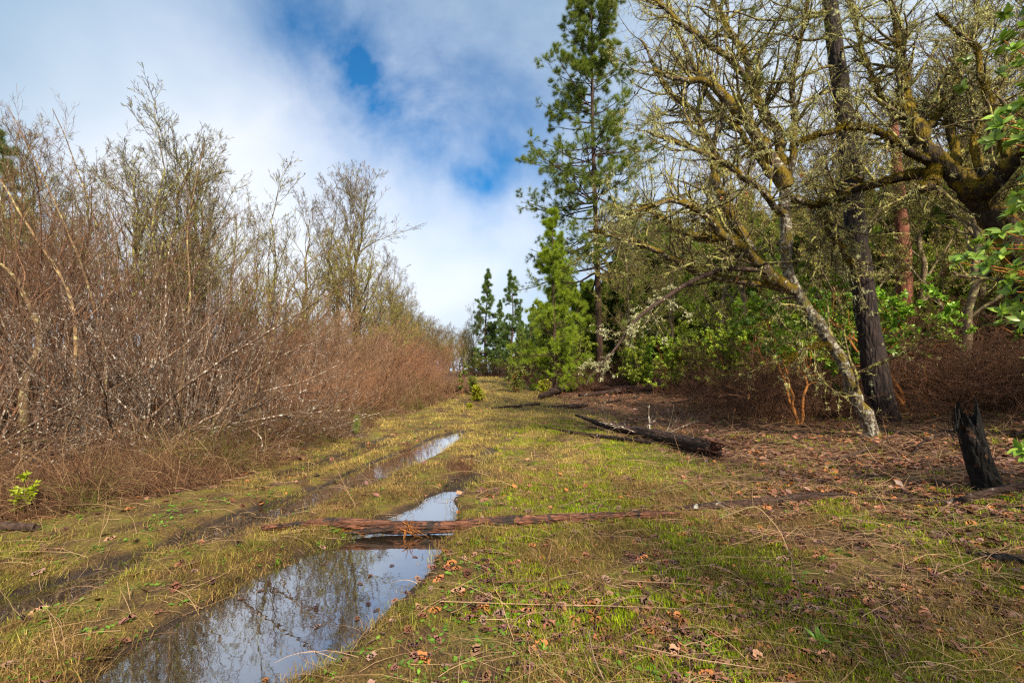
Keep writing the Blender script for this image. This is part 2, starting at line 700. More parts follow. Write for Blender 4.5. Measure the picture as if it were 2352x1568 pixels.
def bark(name, c1, c2, scale=8., patch=None, patch_amt=.5, patch_scale=9., moss=None, moss_amt=.5, bump=.4, rough=.9, stretch=(1, 1, .25), bd=.02, usecol=False):
    m, t, b = mat(name)
    tcn = t.nodes.new('ShaderNodeTexCoord')
    mp = t.nodes.new('ShaderNodeMapping')
    mp.inputs['Scale'].default_value = stretch
    t.links.new(tcn.outputs['Object'], mp.inputs['Vector'])
    n1 = mnode(t, 'ShaderNodeTexNoise', Scale=scale * 2, Detail=6.0, Roughness=.65)
    t.links.new(mp.outputs[0], n1.inputs['Vector'])
    vo = mnode(t, 'ShaderNodeTexVoronoi', Scale=scale * 2.5)
    vo.feature = 'DISTANCE_TO_EDGE'
    t.links.new(mp.outputs[0], vo.inputs['Vector'])
    col = ramp(t, n1.outputs['Fac'], [(.3, c1), (.68, c2)])
    crk = ramp(t, vo.outputs['Distance'], [(0., (.45, .42, .4)), (.12, (1, 1, 1))])
    col = mixc(t, .8, col, crk, 'MULTIPLY')
    if usecol:
        at = mnode(t, 'ShaderNodeAttribute', attribute_name='col')
        col = mixc(t, 1.0, col, at.outputs['Color'], 'MULTIPLY')
    n2 = mnode(t, 'ShaderNodeTexNoise', Scale=patch_scale, Detail=5.0, Roughness=.7)
    t.links.new(tcn.outputs['Object'], n2.inputs['Vector'])
    if patch:
        th = 1 - patch_amt
        f = ramp(t, n2.outputs['Fac'], [(.30 + th * .4 - .03, (0, 0, 0)), (.30 + th * .4 + .04, (1, 1, 1))])
        col = mixc(t, f, col, patch)
    if moss:
        n3 = mnode(t, 'ShaderNodeTexNoise', Scale=3.2, Detail=4.0, Roughness=.6)
        t.links.new(tcn.outputs['Object'], n3.inputs['Vector'])
        ge = t.nodes.new('ShaderNodeNewGeometry')
        sx = t.nodes.new('ShaderNodeSeparateXYZ')
        t.links.new(ge.outputs['Normal'], sx.inputs[0])
        ma = mnode(t, 'ShaderNodeMath', operation='MULTIPLY_ADD')
        t.links.new(sx.outputs[2], ma.inputs[0])
        ma.inputs[1].default_value = .16
        t.links.new(n3.outputs['Fac'], ma.inputs[2])
        th = 1 - moss_amt
        f = ramp(t, ma.outputs[0], [(.3 + th * .4 - .05, (0, 0, 0)), (.3 + th * .4 + .05, (1, 1, 1))])
        n4 = mnode(t, 'ShaderNodeTexNoise', Scale=40., Detail=2.0)
        t.links.new(tcn.outputs['Object'], n4.inputs['Vector'])
        mc = ramp(t, n4.outputs['Fac'], [(.3, tuple(v * .5 for v in moss)), (.7, tuple(v * 1.3 for v in moss))])
        col = mixc(t, f, col, mc)
    t.links.new(col, b.inputs['Base Color'])
    b.inputs['Roughness'].default_value = rough
    b.inputs['Specular IOR Level'].default_value = .25
    ad = mnode(t, 'ShaderNodeMath', operation='MULTIPLY_ADD')
    t.links.new(vo.outputs['Distance'], ad.inputs[0])
    ad.inputs[1].default_value = 1.5
    t.links.new(n1.outputs['Fac'], ad.inputs[2])
    bp = mnode(t, 'ShaderNodeBump', Strength=bump, Distance=bd)
    t.links.new(ad.outputs[0], bp.inputs['Height'])
    t.links.new(bp.outputs[0], b.inputs['Normal'])
    return m


LICH = (.50, .52, .33)
M_twig_brown = bark('bark_red_brown', (.095, .058, .040), (.28, .185, .125), 6, patch=(.42, .38, .32), patch_amt=.08, patch_scale=12, usecol=True, bump=.1)
M_silver = bark('bark_silver', (.085, .060, .045), (.22, .165, .12), 8, patch=(.62, .58, .50), patch_amt=.30, patch_scale=14, bump=.3, usecol=True)
M_oakl = bark('bark_lichen_oak', (.10, .070, .045), (.22, .17, .10), 6, patch=(.40, .36, .16), patch_amt=.30, patch_scale=7, bump=.2, usecol=True)
M_pine = bark('bark_pine', (.030, .019, .015), (.095, .055, .040), 5, bump=.8, bd=.04)
M_pined = bark('bark_dark_pine', (.010, .008, .008), (.055, .038, .034), 5, patch=(.40, .40, .22), patch_amt=.13, patch_scale=4, bump=.9, bd=.05)
M_oak = bark('bark_old_oak', (.045, .032, .022), (.14, .10, .068), 6, patch=(.44, .43, .33), patch_amt=.34, patch_scale=13, moss=(.17, .115, .010), moss_amt=.52, bump=.8, bd=.03)
M_oaktw = bark('bark_oak_twig', (.045, .030, .020), (.15, .105, .060), 6, patch=(.36, .34, .10), patch_amt=.42, patch_scale=8, bump=.1)
M_oaktrunk = bark('bark_silver_oak', (.05, .038, .028), (.16, .12, .085), 6, patch=(.36, .35, .28), patch_amt=.40, patch_scale=15, moss=(.15, .11, .012), moss_amt=.26, bump=.9, bd=.03)
M_mossy = bark('bark_mossy', (.018, .012, .008), (.06, .042, .024), 6, moss=(.17, .115, .008), moss_amt=.44, bump=1., bd=.05)
M_char = bark('charred_wood', (.004, .0035, .0035), (.018, .015, .014), 7, patch=(.16, .08, .045), patch_amt=.16, patch_scale=5, bump=1.0, bd=.05, rough=.75)
M_log = bark('rotten_red_wood', (.055, .022, .014), (.32, .14, .085), 10, patch=(.045, .034, .030), patch_amt=.40, patch_scale=5, bump=1.0, bd=.05, stretch=(.18, 1, 1))
M_log2 = bark('dark_log_wood', (.012, .008, .007), (.085, .048, .036), 7, patch=(.40, .38, .33), patch_amt=.14, patch_scale=6, bump=1.0, bd=.05, stretch=(.3, .3, 1))
M_arch = bark('bare_dead_wood', (.035, .021, .017), (.095, .060, .046), 6, bump=.5)
M_orange = bark('madrone_bark', (.20, .075, .020), (.42, .17, .04), 5, patch=(.10, .06, .03), patch_amt=.25, bump=.3)
M_redsnag = bark('red_snag_bark', (.15, .055, .035), (.32, .13, .08), 5, bump=.6)
M_needle = foliage('pine_needles', .32, .5)
M_leaf = foliage('broad_leaves', .30, .38, .45)
M_lichen = foliage('hanging_lichen', .35, .9, .1)
M_moss = foliage('moss_fuzz', .2, .95, .05)
M_grass = foliage('grass_blades', .30, .6, .2, scale=1.3)
M_dead = foliage('dead_plant', .15, .75, .2, scale=1.5)
M_litter = foliage('leaf_litter', .12, .5, .4, scale=2.)

# ------------------------------------------------------------------ ground
def masks(x, y):
    xb = np.interp(y, *XB)
    xf = np.interp(y, *XF)
    n = (fbm(x, y, .9, 40, 3) - .5)
    n2 = (fbm(x, y, 3., 44, 3) - .5)
    bank = sstep(xb - x, -.35, .35 + 0 * x) * 1.0
    bank = sstep(xb - x + n * 1.2, -.3, .4)
    forest = sstep(x - xf + n * 2.6 + n2 * .8, -.5, 1.1)
    # the near corner on the right is mossy sward again
    forest = forest * (1 - .62 * (1 - sstep(y - .12 * x + 1.6 * n, 3.4, 5.6)))
    lit = np.clip(forest + .40 * (1 - sstep(y, 4., 6.5)) * sstep(x, -1.2, .6), 0, 1)
    return bank, forest, lit


def build_ground():
    def axis(stops, lo, hi):
        out = [0.]
        x = 0.
        while x < hi:
            x += stops(x)
            out.append(x)
        neg = []
        x = 0.
        while x > lo:
            x -= stops(x)
            neg.append(x)
        return np.array(neg[::-1] + out)
    xs = axis(lambda v: .035 if abs(v) < 5.5 else .035 * (1 + (abs(v) - 5.5) * .35), -260, 260)
    yy = [-12.]
    while yy[-1] < 420:
        v = yy[-1]
        yy.append(v + (.3 if v < 1.2 else .028 + max(0, v - 4) * .0075))
    ys = np.array(yy)
    X, Y = np.meshgrid(xs, ys)
    Z = H(X, Y)
    far = np.hypot(X, Y)
    Z = Z + .0 * far
    nx, ny = len(xs), len(ys)
    V = np.stack([X, Y, Z], -1).reshape(-1, 3)
    i = np.arange(nx - 1)[None]
    j = np.arange(ny - 1)[:, None]
    a = j * nx + i
    Q = np.stack([a, a + 1, a + 1 + nx, a + nx], -1).reshape(-1, 4)
    bank, forest, lit = masks(X, Y)
    wet = sstep(-Z, .005, .05) * (Y < 14) * (np.abs(X + 2) < 3.2)
    mossy = sstep(fbm(X + 3, Y, .95, 80, 3), .46, .56) * sstep(X, -.6, .4) * (1 - sstep(Y, 9, 16)) * (.35 + .65 * sstep(fbm(X, Y, 5., 85, 2), .35, .6))
    C = np.stack([np.maximum(bank, forest), mossy, wet], -1).reshape(-1, 3)
    g = Geo()
    g.add(V, Q=Q, C=C)
    m, t, b = mat('forest_ground')
    at = mnode(t, 'ShaderNodeAttribute', attribute_name='col')
    sp = t.nodes.new('ShaderNodeSeparateColor')
    t.links.new(at.outputs['Color'], sp.inputs[0])
    tcn = t.nodes.new('ShaderNodeTexCoord')
    def nz(s, d=5.):
        n = mnode(t, 'ShaderNodeTexNoise', Scale=s, Detail=d, Roughness=.65)
        t.links.new(tcn.outputs['Object'], n.inputs['Vector'])
        return n.outputs['Fac']
    grass = ramp(t, nz(2.2), [(.30, (.070, .042, .020)), (.44, (.13, .080, .032)), (.55, (.21, .16, .038)), (.68, (.17, .20, .020))])
    fine = ramp(t, nz(70, 6.), [(.35, (.25, .22, .20)), (.65, (1.35, 1.25, 1.1))])
    grass = mixc(t, 1., grass, fine, 'MULTIPLY')
    dirt = ramp(t, nz(9), [(.3, (.040, .020, .013)), (.5, (.12, .058, .034)), (.7, (.22, .12, .066))])
    dirt = mixc(t, 1., dirt, fine, 'MULTIPLY')
    f1 = ramp(t, sp.outputs[0], [(.25, (0, 0, 0)), (.75, (1, 1, 1))])
    mossc = ramp(t, nz(30, 4.), [(.3, (.060, .066, .008)), (.7, (.19, .215, .014))])
    grass = mixc(t, sp.outputs[1], grass, mossc)
    col = mixc(t, f1, grass, dirt)
    mud = ramp(t, nz(5), [(.3, (.022, .013, .008)), (.7, (.06, .036, .02))])
    col = mixc(t, sp.outputs[2], col, mud)
    t.links.new(col, b.inputs['Base Color'])
    rr = mnode(t, 'ShaderNodeMapRange')
    rr.inputs['To Min'].default_value = .9
    rr.inputs['To Max'].default_value = .35
    t.links.new(sp.outputs[2], rr.inputs['Value'])
    t.links.new(rr.outputs[0], b.inputs['Roughness'])
    b.inputs['Specular IOR Level'].default_value = .3
    bp = mnode(t, 'ShaderNodeBump', Strength=1.0, Distance=.03)
    t.links.new(nz(45, 4.), bp.inputs['Height'])
    t.links.new(bp.outputs[0], b.inputs['Normal'])
    o = g.build('ground', m)
    tag(o, kind='structure')
    return o


build_ground()

# ------------------------------------------------------------------ water
mw, tw, bw = mat('puddle_water')
bw.inputs['Base Color'].default_value = (.030, .022, .015, 1)
bw.inputs['Roughness'].default_value = .015
gl = tw.nodes.new('ShaderNodeBsdfGlossy')
gl.inputs['Roughness'].default_value = .012
gl.inputs['Color'].default_value = (.92, .95, 1, 1)
tcw = tw.nodes.new('ShaderNodeTexCoord')
nw = mnode(tw, 'ShaderNodeTexNoise', Scale=7., Detail=2.0)
tw.links.new(tcw.outputs['Object'], nw.inputs['Vector'])
bpw = mnode(tw, 'ShaderNodeBump', Strength=.03, Distance=.02)
tw.links.new(nw.outputs['Fac'], bpw.inputs['Height'])
tw.links.new(bpw.outputs[0], gl.inputs['Normal'])
tw.links.new(bpw.outputs[0], bw.inputs['Normal'])
fr = mnode(tw, 'ShaderNodeFresnel', IOR=1.33)
mr = mnode(tw, 'ShaderNodeMapRange')
mr.inputs['To Min'].default_value = .36
mr.inputs['To Max'].default_value = 1.0
tw.links.new(fr.outputs[0], mr.inputs['Value'])
msw = tw.nodes.new('ShaderNodeMixShader')
tw.links.new(mr.outputs[0], msw.inputs[0])
tw.links.new(bw.outputs[0], msw.inputs[1])
tw.links.new(gl.outputs[0], msw.inputs[2])
tw.links.new(msw.outputs[0], tw.nodes['Material Output'].inputs['Surface'])


def water(name, Y, X, y0, y1, hw, z):
    ys = np.arange(y0, y1 + .01, .2)
    xc = np.interp(ys, Y, X)
    g = Geo()
    V = np.concatenate([np.stack([xc - hw, ys, ys * 0 + z], 1), np.stack([xc + hw, ys, ys * 0 + z], 1)])
    n = len(ys)
    Q = [(i, n + i, n + i + 1, i + 1) for i in range(n - 1)]
    g.add(V, Q=Q)
    tag(g.build(name, mw), kind='structure')


water('water', RY, RX, 1.0, 6.9, .95, -.062)
water('water', LY, LX, 1.5, 13.9, .60, -.062)
water('water', np.array([4, 7.5, 10, 13, 16]), np.array([-4.9, -3.6, -3.15, -3.1, -2.9]), 7.5, 12.5, .4, -.062)

# ------------------------------------------------------------------ ground cover
def scatter(n, y0, y1, k=1.2, xr=None, pw=1.0, g=rng):
    u = g.random(n)
    if pw == 1.0:
        y = y0 * (y1 / y0) ** u
    else:
        y = y0 + (y1 - y0) * u ** pw
    x = g.uniform(-k, k, n) * (y + .4) if xr is None else g.uniform(xr[0], xr[1], n)
    return x, y


def up_normals(M, j=.25):
    return norm(np.stack([rng.normal(size=M) * j, rng.normal(size=M) * j, np.ones(M)], 1))


def rdir(M):
    a = rng.uniform(0, 2 * math.pi, M)
    return np.stack([np.cos(a), np.sin(a), np.zeros(M)], 1)


def lerp(a, b, t):
    return np.asarray(a) * (1 - t) + np.asarray(b) * t


WZ = -.062


def zvec0(M):
    return np.broadcast_to(np.array([0, 0, 1.]), (M, 3))


def build_grass():
    g = Geo()
    tm = [t_grass(9, 100 + i, (40, 112), .040, .55) for i in range(10)]
    x, y = scatter(185000, 1.3, 48)
    bank, forest, lit = masks(x, y)
    cov = (1 - bank) * (1 - forest * .93)
    pat = fbm(x, y, 1.6, 60, 3)
    cov = cov * (.08 + .92 * sstep(pat, .34, .60))
    z = H(x, y)
    keep = (rng.random(len(x)) < cov) & (z > WZ - .012 - .02 * rng.random(len(x)) ** 3)
    x, y, z, bank = x[keep], y[keep], z[keep], bank[keep]
    M = len(x)
    gr = sstep(.5 * fbm(x, y, .8, 70, 3) + .5 * fbm(x, y, 2.6, 72, 2) + .10 * rng.normal(size=M), .44, .60)[:, None]
    gold = sstep(y, 5.5, 11)[:, None]  # golden sward farther off; foreground dimming is also painted into the near blades
    gr = gr * (.72 - .30 * gold)
    a = lerp(lerp((.16, .088, .030), (.50, .35, .085), gold), (.125, .14, .012), gr)
    b = lerp(lerp((.44, .28, .095), (.78, .58, .17), gold), (.34, .36, .032), gr)
    k = rng.uniform(.5, 1.35, (M, 1)) * (.45 + 1.1 * fbm(x, y, 3.2, 75, 3))[:, None]
    a = a * k
    b = b * k
    s = .052 * (1 + y / 13) * rng.uniform(.5, 1.6, M)
    multi(g, tm, np.stack([x, y, z], 1), rdir(M), up_normals(M, .2), s, a, b)
    o = g.build('grass', M_grass, smooth=False)
    tag(o, 'short matted green and straw grass covering the track', 'grass', kind='stuff')


def build_moss():
    g = Geo()
    tm = [t_grass(10, 300 + i, (10, 60), .10, .5) for i in range(5)]
    x, y = scatter(80000, 1.4, 16)
    f = sstep(fbm(x + 3, y, .95, 80, 3), .47, .55) * sstep(x, -.6, .4) * (.5 + .8 * sstep(fbm(x, y, 5., 85, 2), .35, .6))
    z = H(x, y)
    bank, forest, lit = masks(x, y)
    keep = (rng.random(len(x)) < f * (1 - .8 * forest)) & (z > WZ + .01)
    x, y, z = x[keep], y[keep], z[keep]
    M = len(x)
    a = np.array((.14, .19, .008)) * rng.uniform(.6, 1.3, (M, 1))
    b = np.array((.36, .45, .014)) * rng.uniform(.6, 1.3, (M, 1))
    s = .032 * (1 + y / 9) * rng.uniform(.6, 1.4, M)
    multi(g, tm, np.stack([x, y, z], 1), rdir(M), up_normals(M, .2), s, a, b)
    tag(g.build('moss_cover', M_moss, smooth=False), 'bright green moss patches on the near ground', 'moss', kind='stuff')


LEAFCOL = np.array([(.34, .13, .075), (.44, .20, .12), (.26, .12, .10), (.46, .26, .17), (.20, .095, .085), (.50, .20, .065), (.40, .25, .21), (.15, .070, .055)])


def build_litter():
    g = Geo()
    tm = [t_oakleaf(400 + i) for i in range(12)]
    tf = [t_leaf(1, .3, .3, .6), t_leaf(1, .1, -.2, .7)]
    x, y = scatter(46000, 1.4, 13)
    x2, y2 = scatter(60000, 6, 40)
    for (x, y, T, s0, ks) in ((x, y, tm, .086, 0.0), (x2, y2, tf, .066, 1 / 20.)):
        bank, forest, lit = masks(x, y)
        pat = sstep(fbm(x, y, 1.3, 90, 3), .36, .62)
        dens = np.clip(lit * (.30 + .7 * pat), 0, 1) * .60 + .03 * (x < 2) + (.07 + .34 * sstep(x, .6, 4.0)) * (x > -.8) * (y < 7.5) * pat + .10 * bank
        z = H(x, y)
        keep = (rng.random(len(x)) < dens) & (z > WZ - .004)
        x, y, z, fo = x[keep], y[keep], z[keep], forest[keep]
        M = len(x)
        c = LEAFCOL[rng.integers(0, len(LEAFCOL), M)] * rng.uniform(.4, 1.25, (M, 1)) * np.array([1.0, .92, .85])
        c = c * lerp(1., .85, fo[:, None])
        s = s0 * (1 + y * ks) * rng.uniform(.6, 1.35, M)
        multi(g, T, np.stack([x, y, z + .012 + .010 * rng.random(M)], 1), rdir(M) + rng.normal(size=(M, 3)) * .22, up_normals(M, .35), s, c, c * .72)
    # a few leaves afloat or caught at the puddle edges
    yf = rng.uniform(1.8, 6.0, 20)
    xf_ = np.interp(yf, RY, RX) + rng.choice([-1, 1, 1], 20) * rng.uniform(.1, .62, 20)
    ok = H(xf_, yf) < WZ
    xf_, yf = xf_[ok], yf[ok]
    c = LEAFCOL[rng.integers(0, len(LEAFCOL), len(xf_))] * .6
    multi(g, tm, np.stack([xf_, yf, 0 * yf + WZ + .004], 1), rdir(len(xf_)), zvec0(len(xf_)), .06, c, c * .7)
    tag(g.build('fallen_leaves', M_litter, smooth=False), 'russet fallen oak leaves carpeting the ground', 'leaf litter', kind='stuff')


def strands(x, y, z0, ln, az, el, r, K, wob, grav, col, g, S=3):
    M = len(x)
    d = np.stack([np.cos(az) * np.cos(el), np.sin(az) * np.cos(el), np.sin(el)], 1)
    out = np.zeros((M, K, 3))
    out[:, 0] = np.stack([x, y, H(x, y) + z0], 1)
    for k in range(1, K):
        d = norm(d + wob * rng.normal(size=(M, 3)) + np.array([0, 0, -1.]) * np.reshape(grav, (-1, 1)))
        out[:, k] = out[:, k - 1] + d * (ln / (K - 1))[:, None]
        gz = H(out[:, k, 0], out[:, k, 1]) + .012
        out[:, k, 2] = np.maximum(out[:, k, 2], gz)
    tubes(g, out, r[:, None] * np.linspace(1, .45, K)[None], S, col)
    return out


def build_strands():
    # fine bleached grass stalks and twigs lying about
    g = Geo()
    x, y = scatter(42000, 1.5, 24)
    bank, forest, lit = masks(x, y)
    thick = np.exp(-((x - 4.2) / 2.2) ** 2 - ((y - 9) / 3.5) ** 2)
    keep = rng.random(len(x)) < (.15 + .40 * forest + .6 * thick + .16 * (x > 0))
    z = H(x, y)
    keep &= z > WZ - .02
    x, y = x[keep], y[keep]
    M = len(x)
    tb = rng.random((M, 1))
    c = lerp((.66, .44, .24), (.26, .14, .08), tb) * rng.uniform(.6, 1.2, (M, 1))
    strands(x, y, .015, rng.uniform(.08, .55, M) * (1 + .4 * (y > 6)), rng.uniform(0, 6.28, M), rng.uniform(-.05, .55, M),
            .0012 + .00026 * y * rng.uniform(.5, 1, M), 6, .12, rng.uniform(.03, .25, M), c, g)
    tag(g.build('dead_grass_stalks', M_dead), 'bleached dead grass stalks strewn over the sward', 'dead grass', kind='stuff')
    # the tall brown grass along the left bank
    g = Geo()
    yy = 2.2 * (30 / 2.2) ** rng.random(88000)
    xb = np.interp(yy, *XB)
    xx = xb - np.abs(rng.normal(size=len(yy))) * 1.6 * (1 - .3 * (yy > 14)) + .15 + .9 * (fbm(yy, yy * .3, .8, 125, 3) - .5)
    cl = fbm(xx, yy, 1.0, 120, 3)
    keep = rng.random(len(xx)) < .08 + .92 * sstep(cl, .38, .56)
    xx, yy = xx[keep], yy[keep]
    M = len(xx)
    t = rng.random((M, 1))
    c = lerp((.31, .165, .085), (.10, .050, .032), t) * rng.uniform(.5, 1.35, (M, 1))
    c = np.where(rng.random((M, 1)) < .13, np.array((.52, .35, .18)), c)
    c = np.where((rng.random((M, 1)) < .5) & (fbm(xx, yy, 1.3, 160, 2)[:, None] > .60), np.array((.17, .17, .035)), c)
    edge = sstep(xb[keep] - xx, -.1, .8)
    strands(xx, yy, -.01, rng.uniform(.2, 1.0, M) ** 1.3 * (.45 + .55 * edge) * (.45 + 1.3 * fbm(xx, yy, 1.7, 128, 2)), rng.uniform(0, 6.28, M), rng.uniform(.5, 1.5, M),
            (.0016 + .00024 * yy) * rng.uniform(.5, 1.3, M), 6, .13, rng.uniform(.05, .5, M), c, g)
    tag(g.build('dry_grass', M_dead), 'tall tangled russet dead grass along the thicket foot', 'dry grass', kind='stuff')
    # low russet scrub and leaf mess under the right hand trees
    g = Geo()
    x, y = scatter(60000, 6, 42)
    bank, forest, lit = masks(x, y)
    keep = rng.random(len(x)) < forest * .8 * sstep(fbm(x, y, 1.1, 140, 3), .46, .62) * sstep(x - np.interp(y, *XF), .2, 2.) * sstep(y, 8.5, 11)
    x, y = x[keep], y[keep]
    M = len(x)
    t = rng.random((M, 1))
    c = lerp((.36, .18, .10), (.13, .068, .048), t) * rng.uniform(.5, 1.4, (M, 1))
    strands(x, y, -.01, rng.uniform(.15, 1.0, M), rng.uniform(0, 6.28, M), rng.uniform(.0, 1.0, M), (.0015 + .00025 * y) * rng.uniform(.6, 1.2, M), 6, .22,
            rng.uniform(.05, .4, M), c, g)
    tag(g.build('brush_litter', M_dead), 'low dead twiggy undergrowth under the right hand trees', 'undergrowth', kind='stuff')
    # small broad green leaves between the grass
    g = Geo()
    tl = t_leaf(1, .1, .15, .5)
    x, y = scatter(5200, 1.5, 22)
    bank, forest, lit = masks(x, y)
    keep = (rng.random(len(x)) < .10 + .55 * sstep(fbm(x, y, .9, 150, 2), .5, .62)) & (H(x, y) > WZ + .01) & (rng.random(len(x)) > bank * .8)
    x, y = x[keep], y[keep]
    nl = 7
    X = np.repeat(x, nl)
    Y = np.repeat(y, nl)
    M = len(X)
    sp = .03 * (1 + np.repeat(y, nl) / 12)
    X2 = X + rng.normal(size=M) * sp
    Y2 = Y + rng.normal(size=M) * sp
    ca = np.array((.13, .25, .020)) * rng.uniform(.6, 1.3, (M, 1))
    stamp(g, tl, np.stack([X2, Y2, H(X2, Y2) + .012], 1), rdir(M) + np.array([0, 0, .5]) * rng.random((M, 1)), up_normals(M, .3), .028 * (1 + Y / 12) * rng.uniform(.6, 1.5, M), ca, ca * 1.3)
    tag(g.build('ground_cover', M_leaf), 'tiny green leafy sprouts among the grass', 'ground cover', kind='stuff')


build_grass()
build_moss()
build_litter()
build_strands()


# ------------------------------------------------------------------ logs and stumps
def log_mesh(pts, r, S=18, K=60, rough=.10, taper=None, seed=1, ridge=.10):
    """a split, weathered log along pts: ridged cross-section, uneven outline"""
    Pp = resample(pts, K)
    t = np.linspace(0, 1, K)
    rad = np.interp(t, np.linspace(0, 1, len(r)), r) * (1 + .16 * (fbm(t * 9, t * 0 + seed, 1., 200 + seed, 3) - .5) * 2)
    g = Geo()
    tan = norm(np.gradient(Pp, axis=0))
    u = norm(np.cross(tan, [0, 0, 1.]))
    v = np.cross(u, tan)
    an = np.arange(S) * 2 * math.pi / S
    A, Tt = np.meshgrid(an, t)
    L_ = np.linalg.norm(Pp[-1] - Pp[0])
    rid = 1 + ridge * 2 * (vnoise(np.cos(A) * 2.2 + np.sin(A) * 1.3, Tt * L_ * .7 + np.sin(A) * 2.4, 2., 210 + seed) - .5) + ridge * 1.3 * (vnoise(np.cos(A) * 7 + 9, np.sin(A) * 7 + Tt * L_ * 1.6, 1., 240 + seed) - .5) + rough * (rng.random(A.shape) - .5)
    rr = rad[:, None] * rid
    V = Pp[:, None] + rr[..., None] * (np.cos(A)[..., None] * u[:, None] + np.sin(A)[..., None] * v[:, None])
    i = np.arange(K - 1)[:, None] * S
    j = np.arange(S)[None]
    j1 = (j + 1) % S
    Q = np.stack([i + j, i + j1, i + S + j1, i + S + j], -1).reshape(-1, 4)
    g.add(V.reshape(-1, 3), Q=Q)
    for e, k in ((0, 1), (K - 1, K - 2)):
        d = norm(Pp[e] - Pp[k])
        c = Pp[e] - d * rad[e] * .5
        ring = V[e]
        T = [(S, a, (a + 1) % S) for a in range(S)]
        g.add(np.concatenate([ring, [c]]), T=T)
    return g, Pp, rad


def splinters(g, c, d, r, n, ln, seed):
    q = np.random.default_rng(seed)
    st = c + q.normal(size=(n, 3)) * r * .55
    dd = norm(d + q.normal(size=(n, 3)) * .22)
    ll = q.uniform(.4, 1, n) * ln
    Pq = np.stack([st - dd * ll[:, None] * .6, st, st + dd * ll[:, None]], 1)
    tubes(g, Pq, np.stack([np.full(n, r * .30), np.full(n, r * .2), np.full(n, .002)], 1) * q.uniform(.5, 1, (n, 1)), 4)


def gp(px, py, dz=0.):
    p = G(px, py)
    p[2] += dz
    return p


# main rotten log lying across the ruts
a = gp(612, 1222)
b = gp(1480, 1180)
pts = [P(600, 1212, a[1] + .02), P(760, 1207, 5.06), P(900, 1209, 5.02), P(1040, 1203, 5.05), P(1180, 1190, 5.15), P(1320, 1179, 5.28), P(1480, 1170, 5.42), P(1560, 1168, 5.5)]
pts = np.array(pts)
for k in range(len(pts)):
    hz = float(H(pts[k][0], pts[k][1]))
    pts[k][2] = max(hz + (.040 if k not in (0, 7) else .02), .012 if k < 6 else -9)
lg = thing('rotten_log', 'long reddish rotten log lying across the water filled rut', 'log', (pts[0][0], pts[0][1], H(pts[0][0], pts[0][1])))
g, Pp, rad = log_mesh(pts, [.028, .040, .056, .062, .056, .056, .054, .044, .022], seed=3, ridge=.26, K=220, S=30)
g.build('log_body', M_log, lg)
g = Geo()
c = P(945, 1212, 5.0)
splinters(g, c + [0, -.02, .02], np.array([.25, -.1, .8]), .035, 5, .14, 5)
splinters(g, c + [0, -.05, -.02], np.array([.9, -.3, -.35]), .030, 6, .22, 6)
splinters(g, c + [-.05, -.05, -.04], np.array([-.1, -.3, -.9]), .025, 4, .10, 7)
splinters(g, P(800, 1216, 5.0), np.array([1., -.1, -.05]), .025, 6, .34, 8)
g.build('splinter', M_orange, lg)
g = Geo()
g2, _, _ = log_mesh([P(790, 1222, 4.98), P(850, 1220, 4.96), P(905, 1213, 4.97)], [.012, .03, .03], seed=9, K=20, S=10)
g2.build('bark_slab', M_log2, lg)

# low decayed continuation to the right
pts = np.array([on(*gp(x_, y_)[:2], .02) for x_, y_ in ((1545, 1172), (1660, 1166), (1760, 1158), (1860, 1146), (1960, 1140))])
t = thing('decayed_log', 'crumbling low dark log sunk in leaves, right of the rotten log', 'log', pts[0] - [0, 0, .02])
g, _, _ = log_mesh(pts, [.02, .055, .06, .05, .015], seed=13, K=50, ridge=.3)
g.build('log_body', M_log2, t)

# blackened log in the clearing
p0, p1, p2 = gp(1640, 1050), gp(1480, 1008), gp(1322, 968)
r_ = [.17, .14, .12, .09, .055, .03]
pl = np.array([p0, lerp(p0, p1, .5), p1, lerp(p1, p2, .5), p2])
pl[:, 2] = H(pl[:, 0], pl[:, 1]) + np.array([.13, .12, .12, .16, .20])
t = thing('fallen_log', 'blackened fallen log with silvery side branches in the clearing', 'log', p0)
g, Pp, rad = log_mesh(pl, r_, seed=17, K=70, ridge=.22)
g.build('log_body', M_log2, t)
g = Geo()
splinters(g, pl[0], norm(pl[0] - pl[1]), .13, 26, .30, 19)
g.build('splintered_end', M_log, t)
g = Geo()
ls = rng.random(14)
B, rb = grow(Pp[None, 20:], rad[None, 20:], 15, (.0, .9), (35, 80), K=7, wob=.2, up=.05, rr=.2, rmin=.006, absl=(.4, 1.2))
tubes(g, B, rb, 4)
B2, rb2 = grow(B, rb, 5, (.2, 1), (25, 60), (.25, .5), K=5, wob=.25, up=.02, rmin=.0035)
tubes(g, B2, rb2, 3)
g.build('branches', M_silver, t)
# its thinner companion
pl = np.array([on(*gp(x_, y_)[:2], .05) for x_, y_ in ((1250, 985), (1330, 1000), (1420, 1012), (1500, 1022))])
t = thing('fallen_log', 'thin dark fallen pole left of the blackened log in the clearing', 'log', pl[0] - [0, 0, .05])
g, _, _ = log_mesh(pl, [.015, .04, .05, .055], seed=21, K=40)
g.build('log_body', M_log2, t)

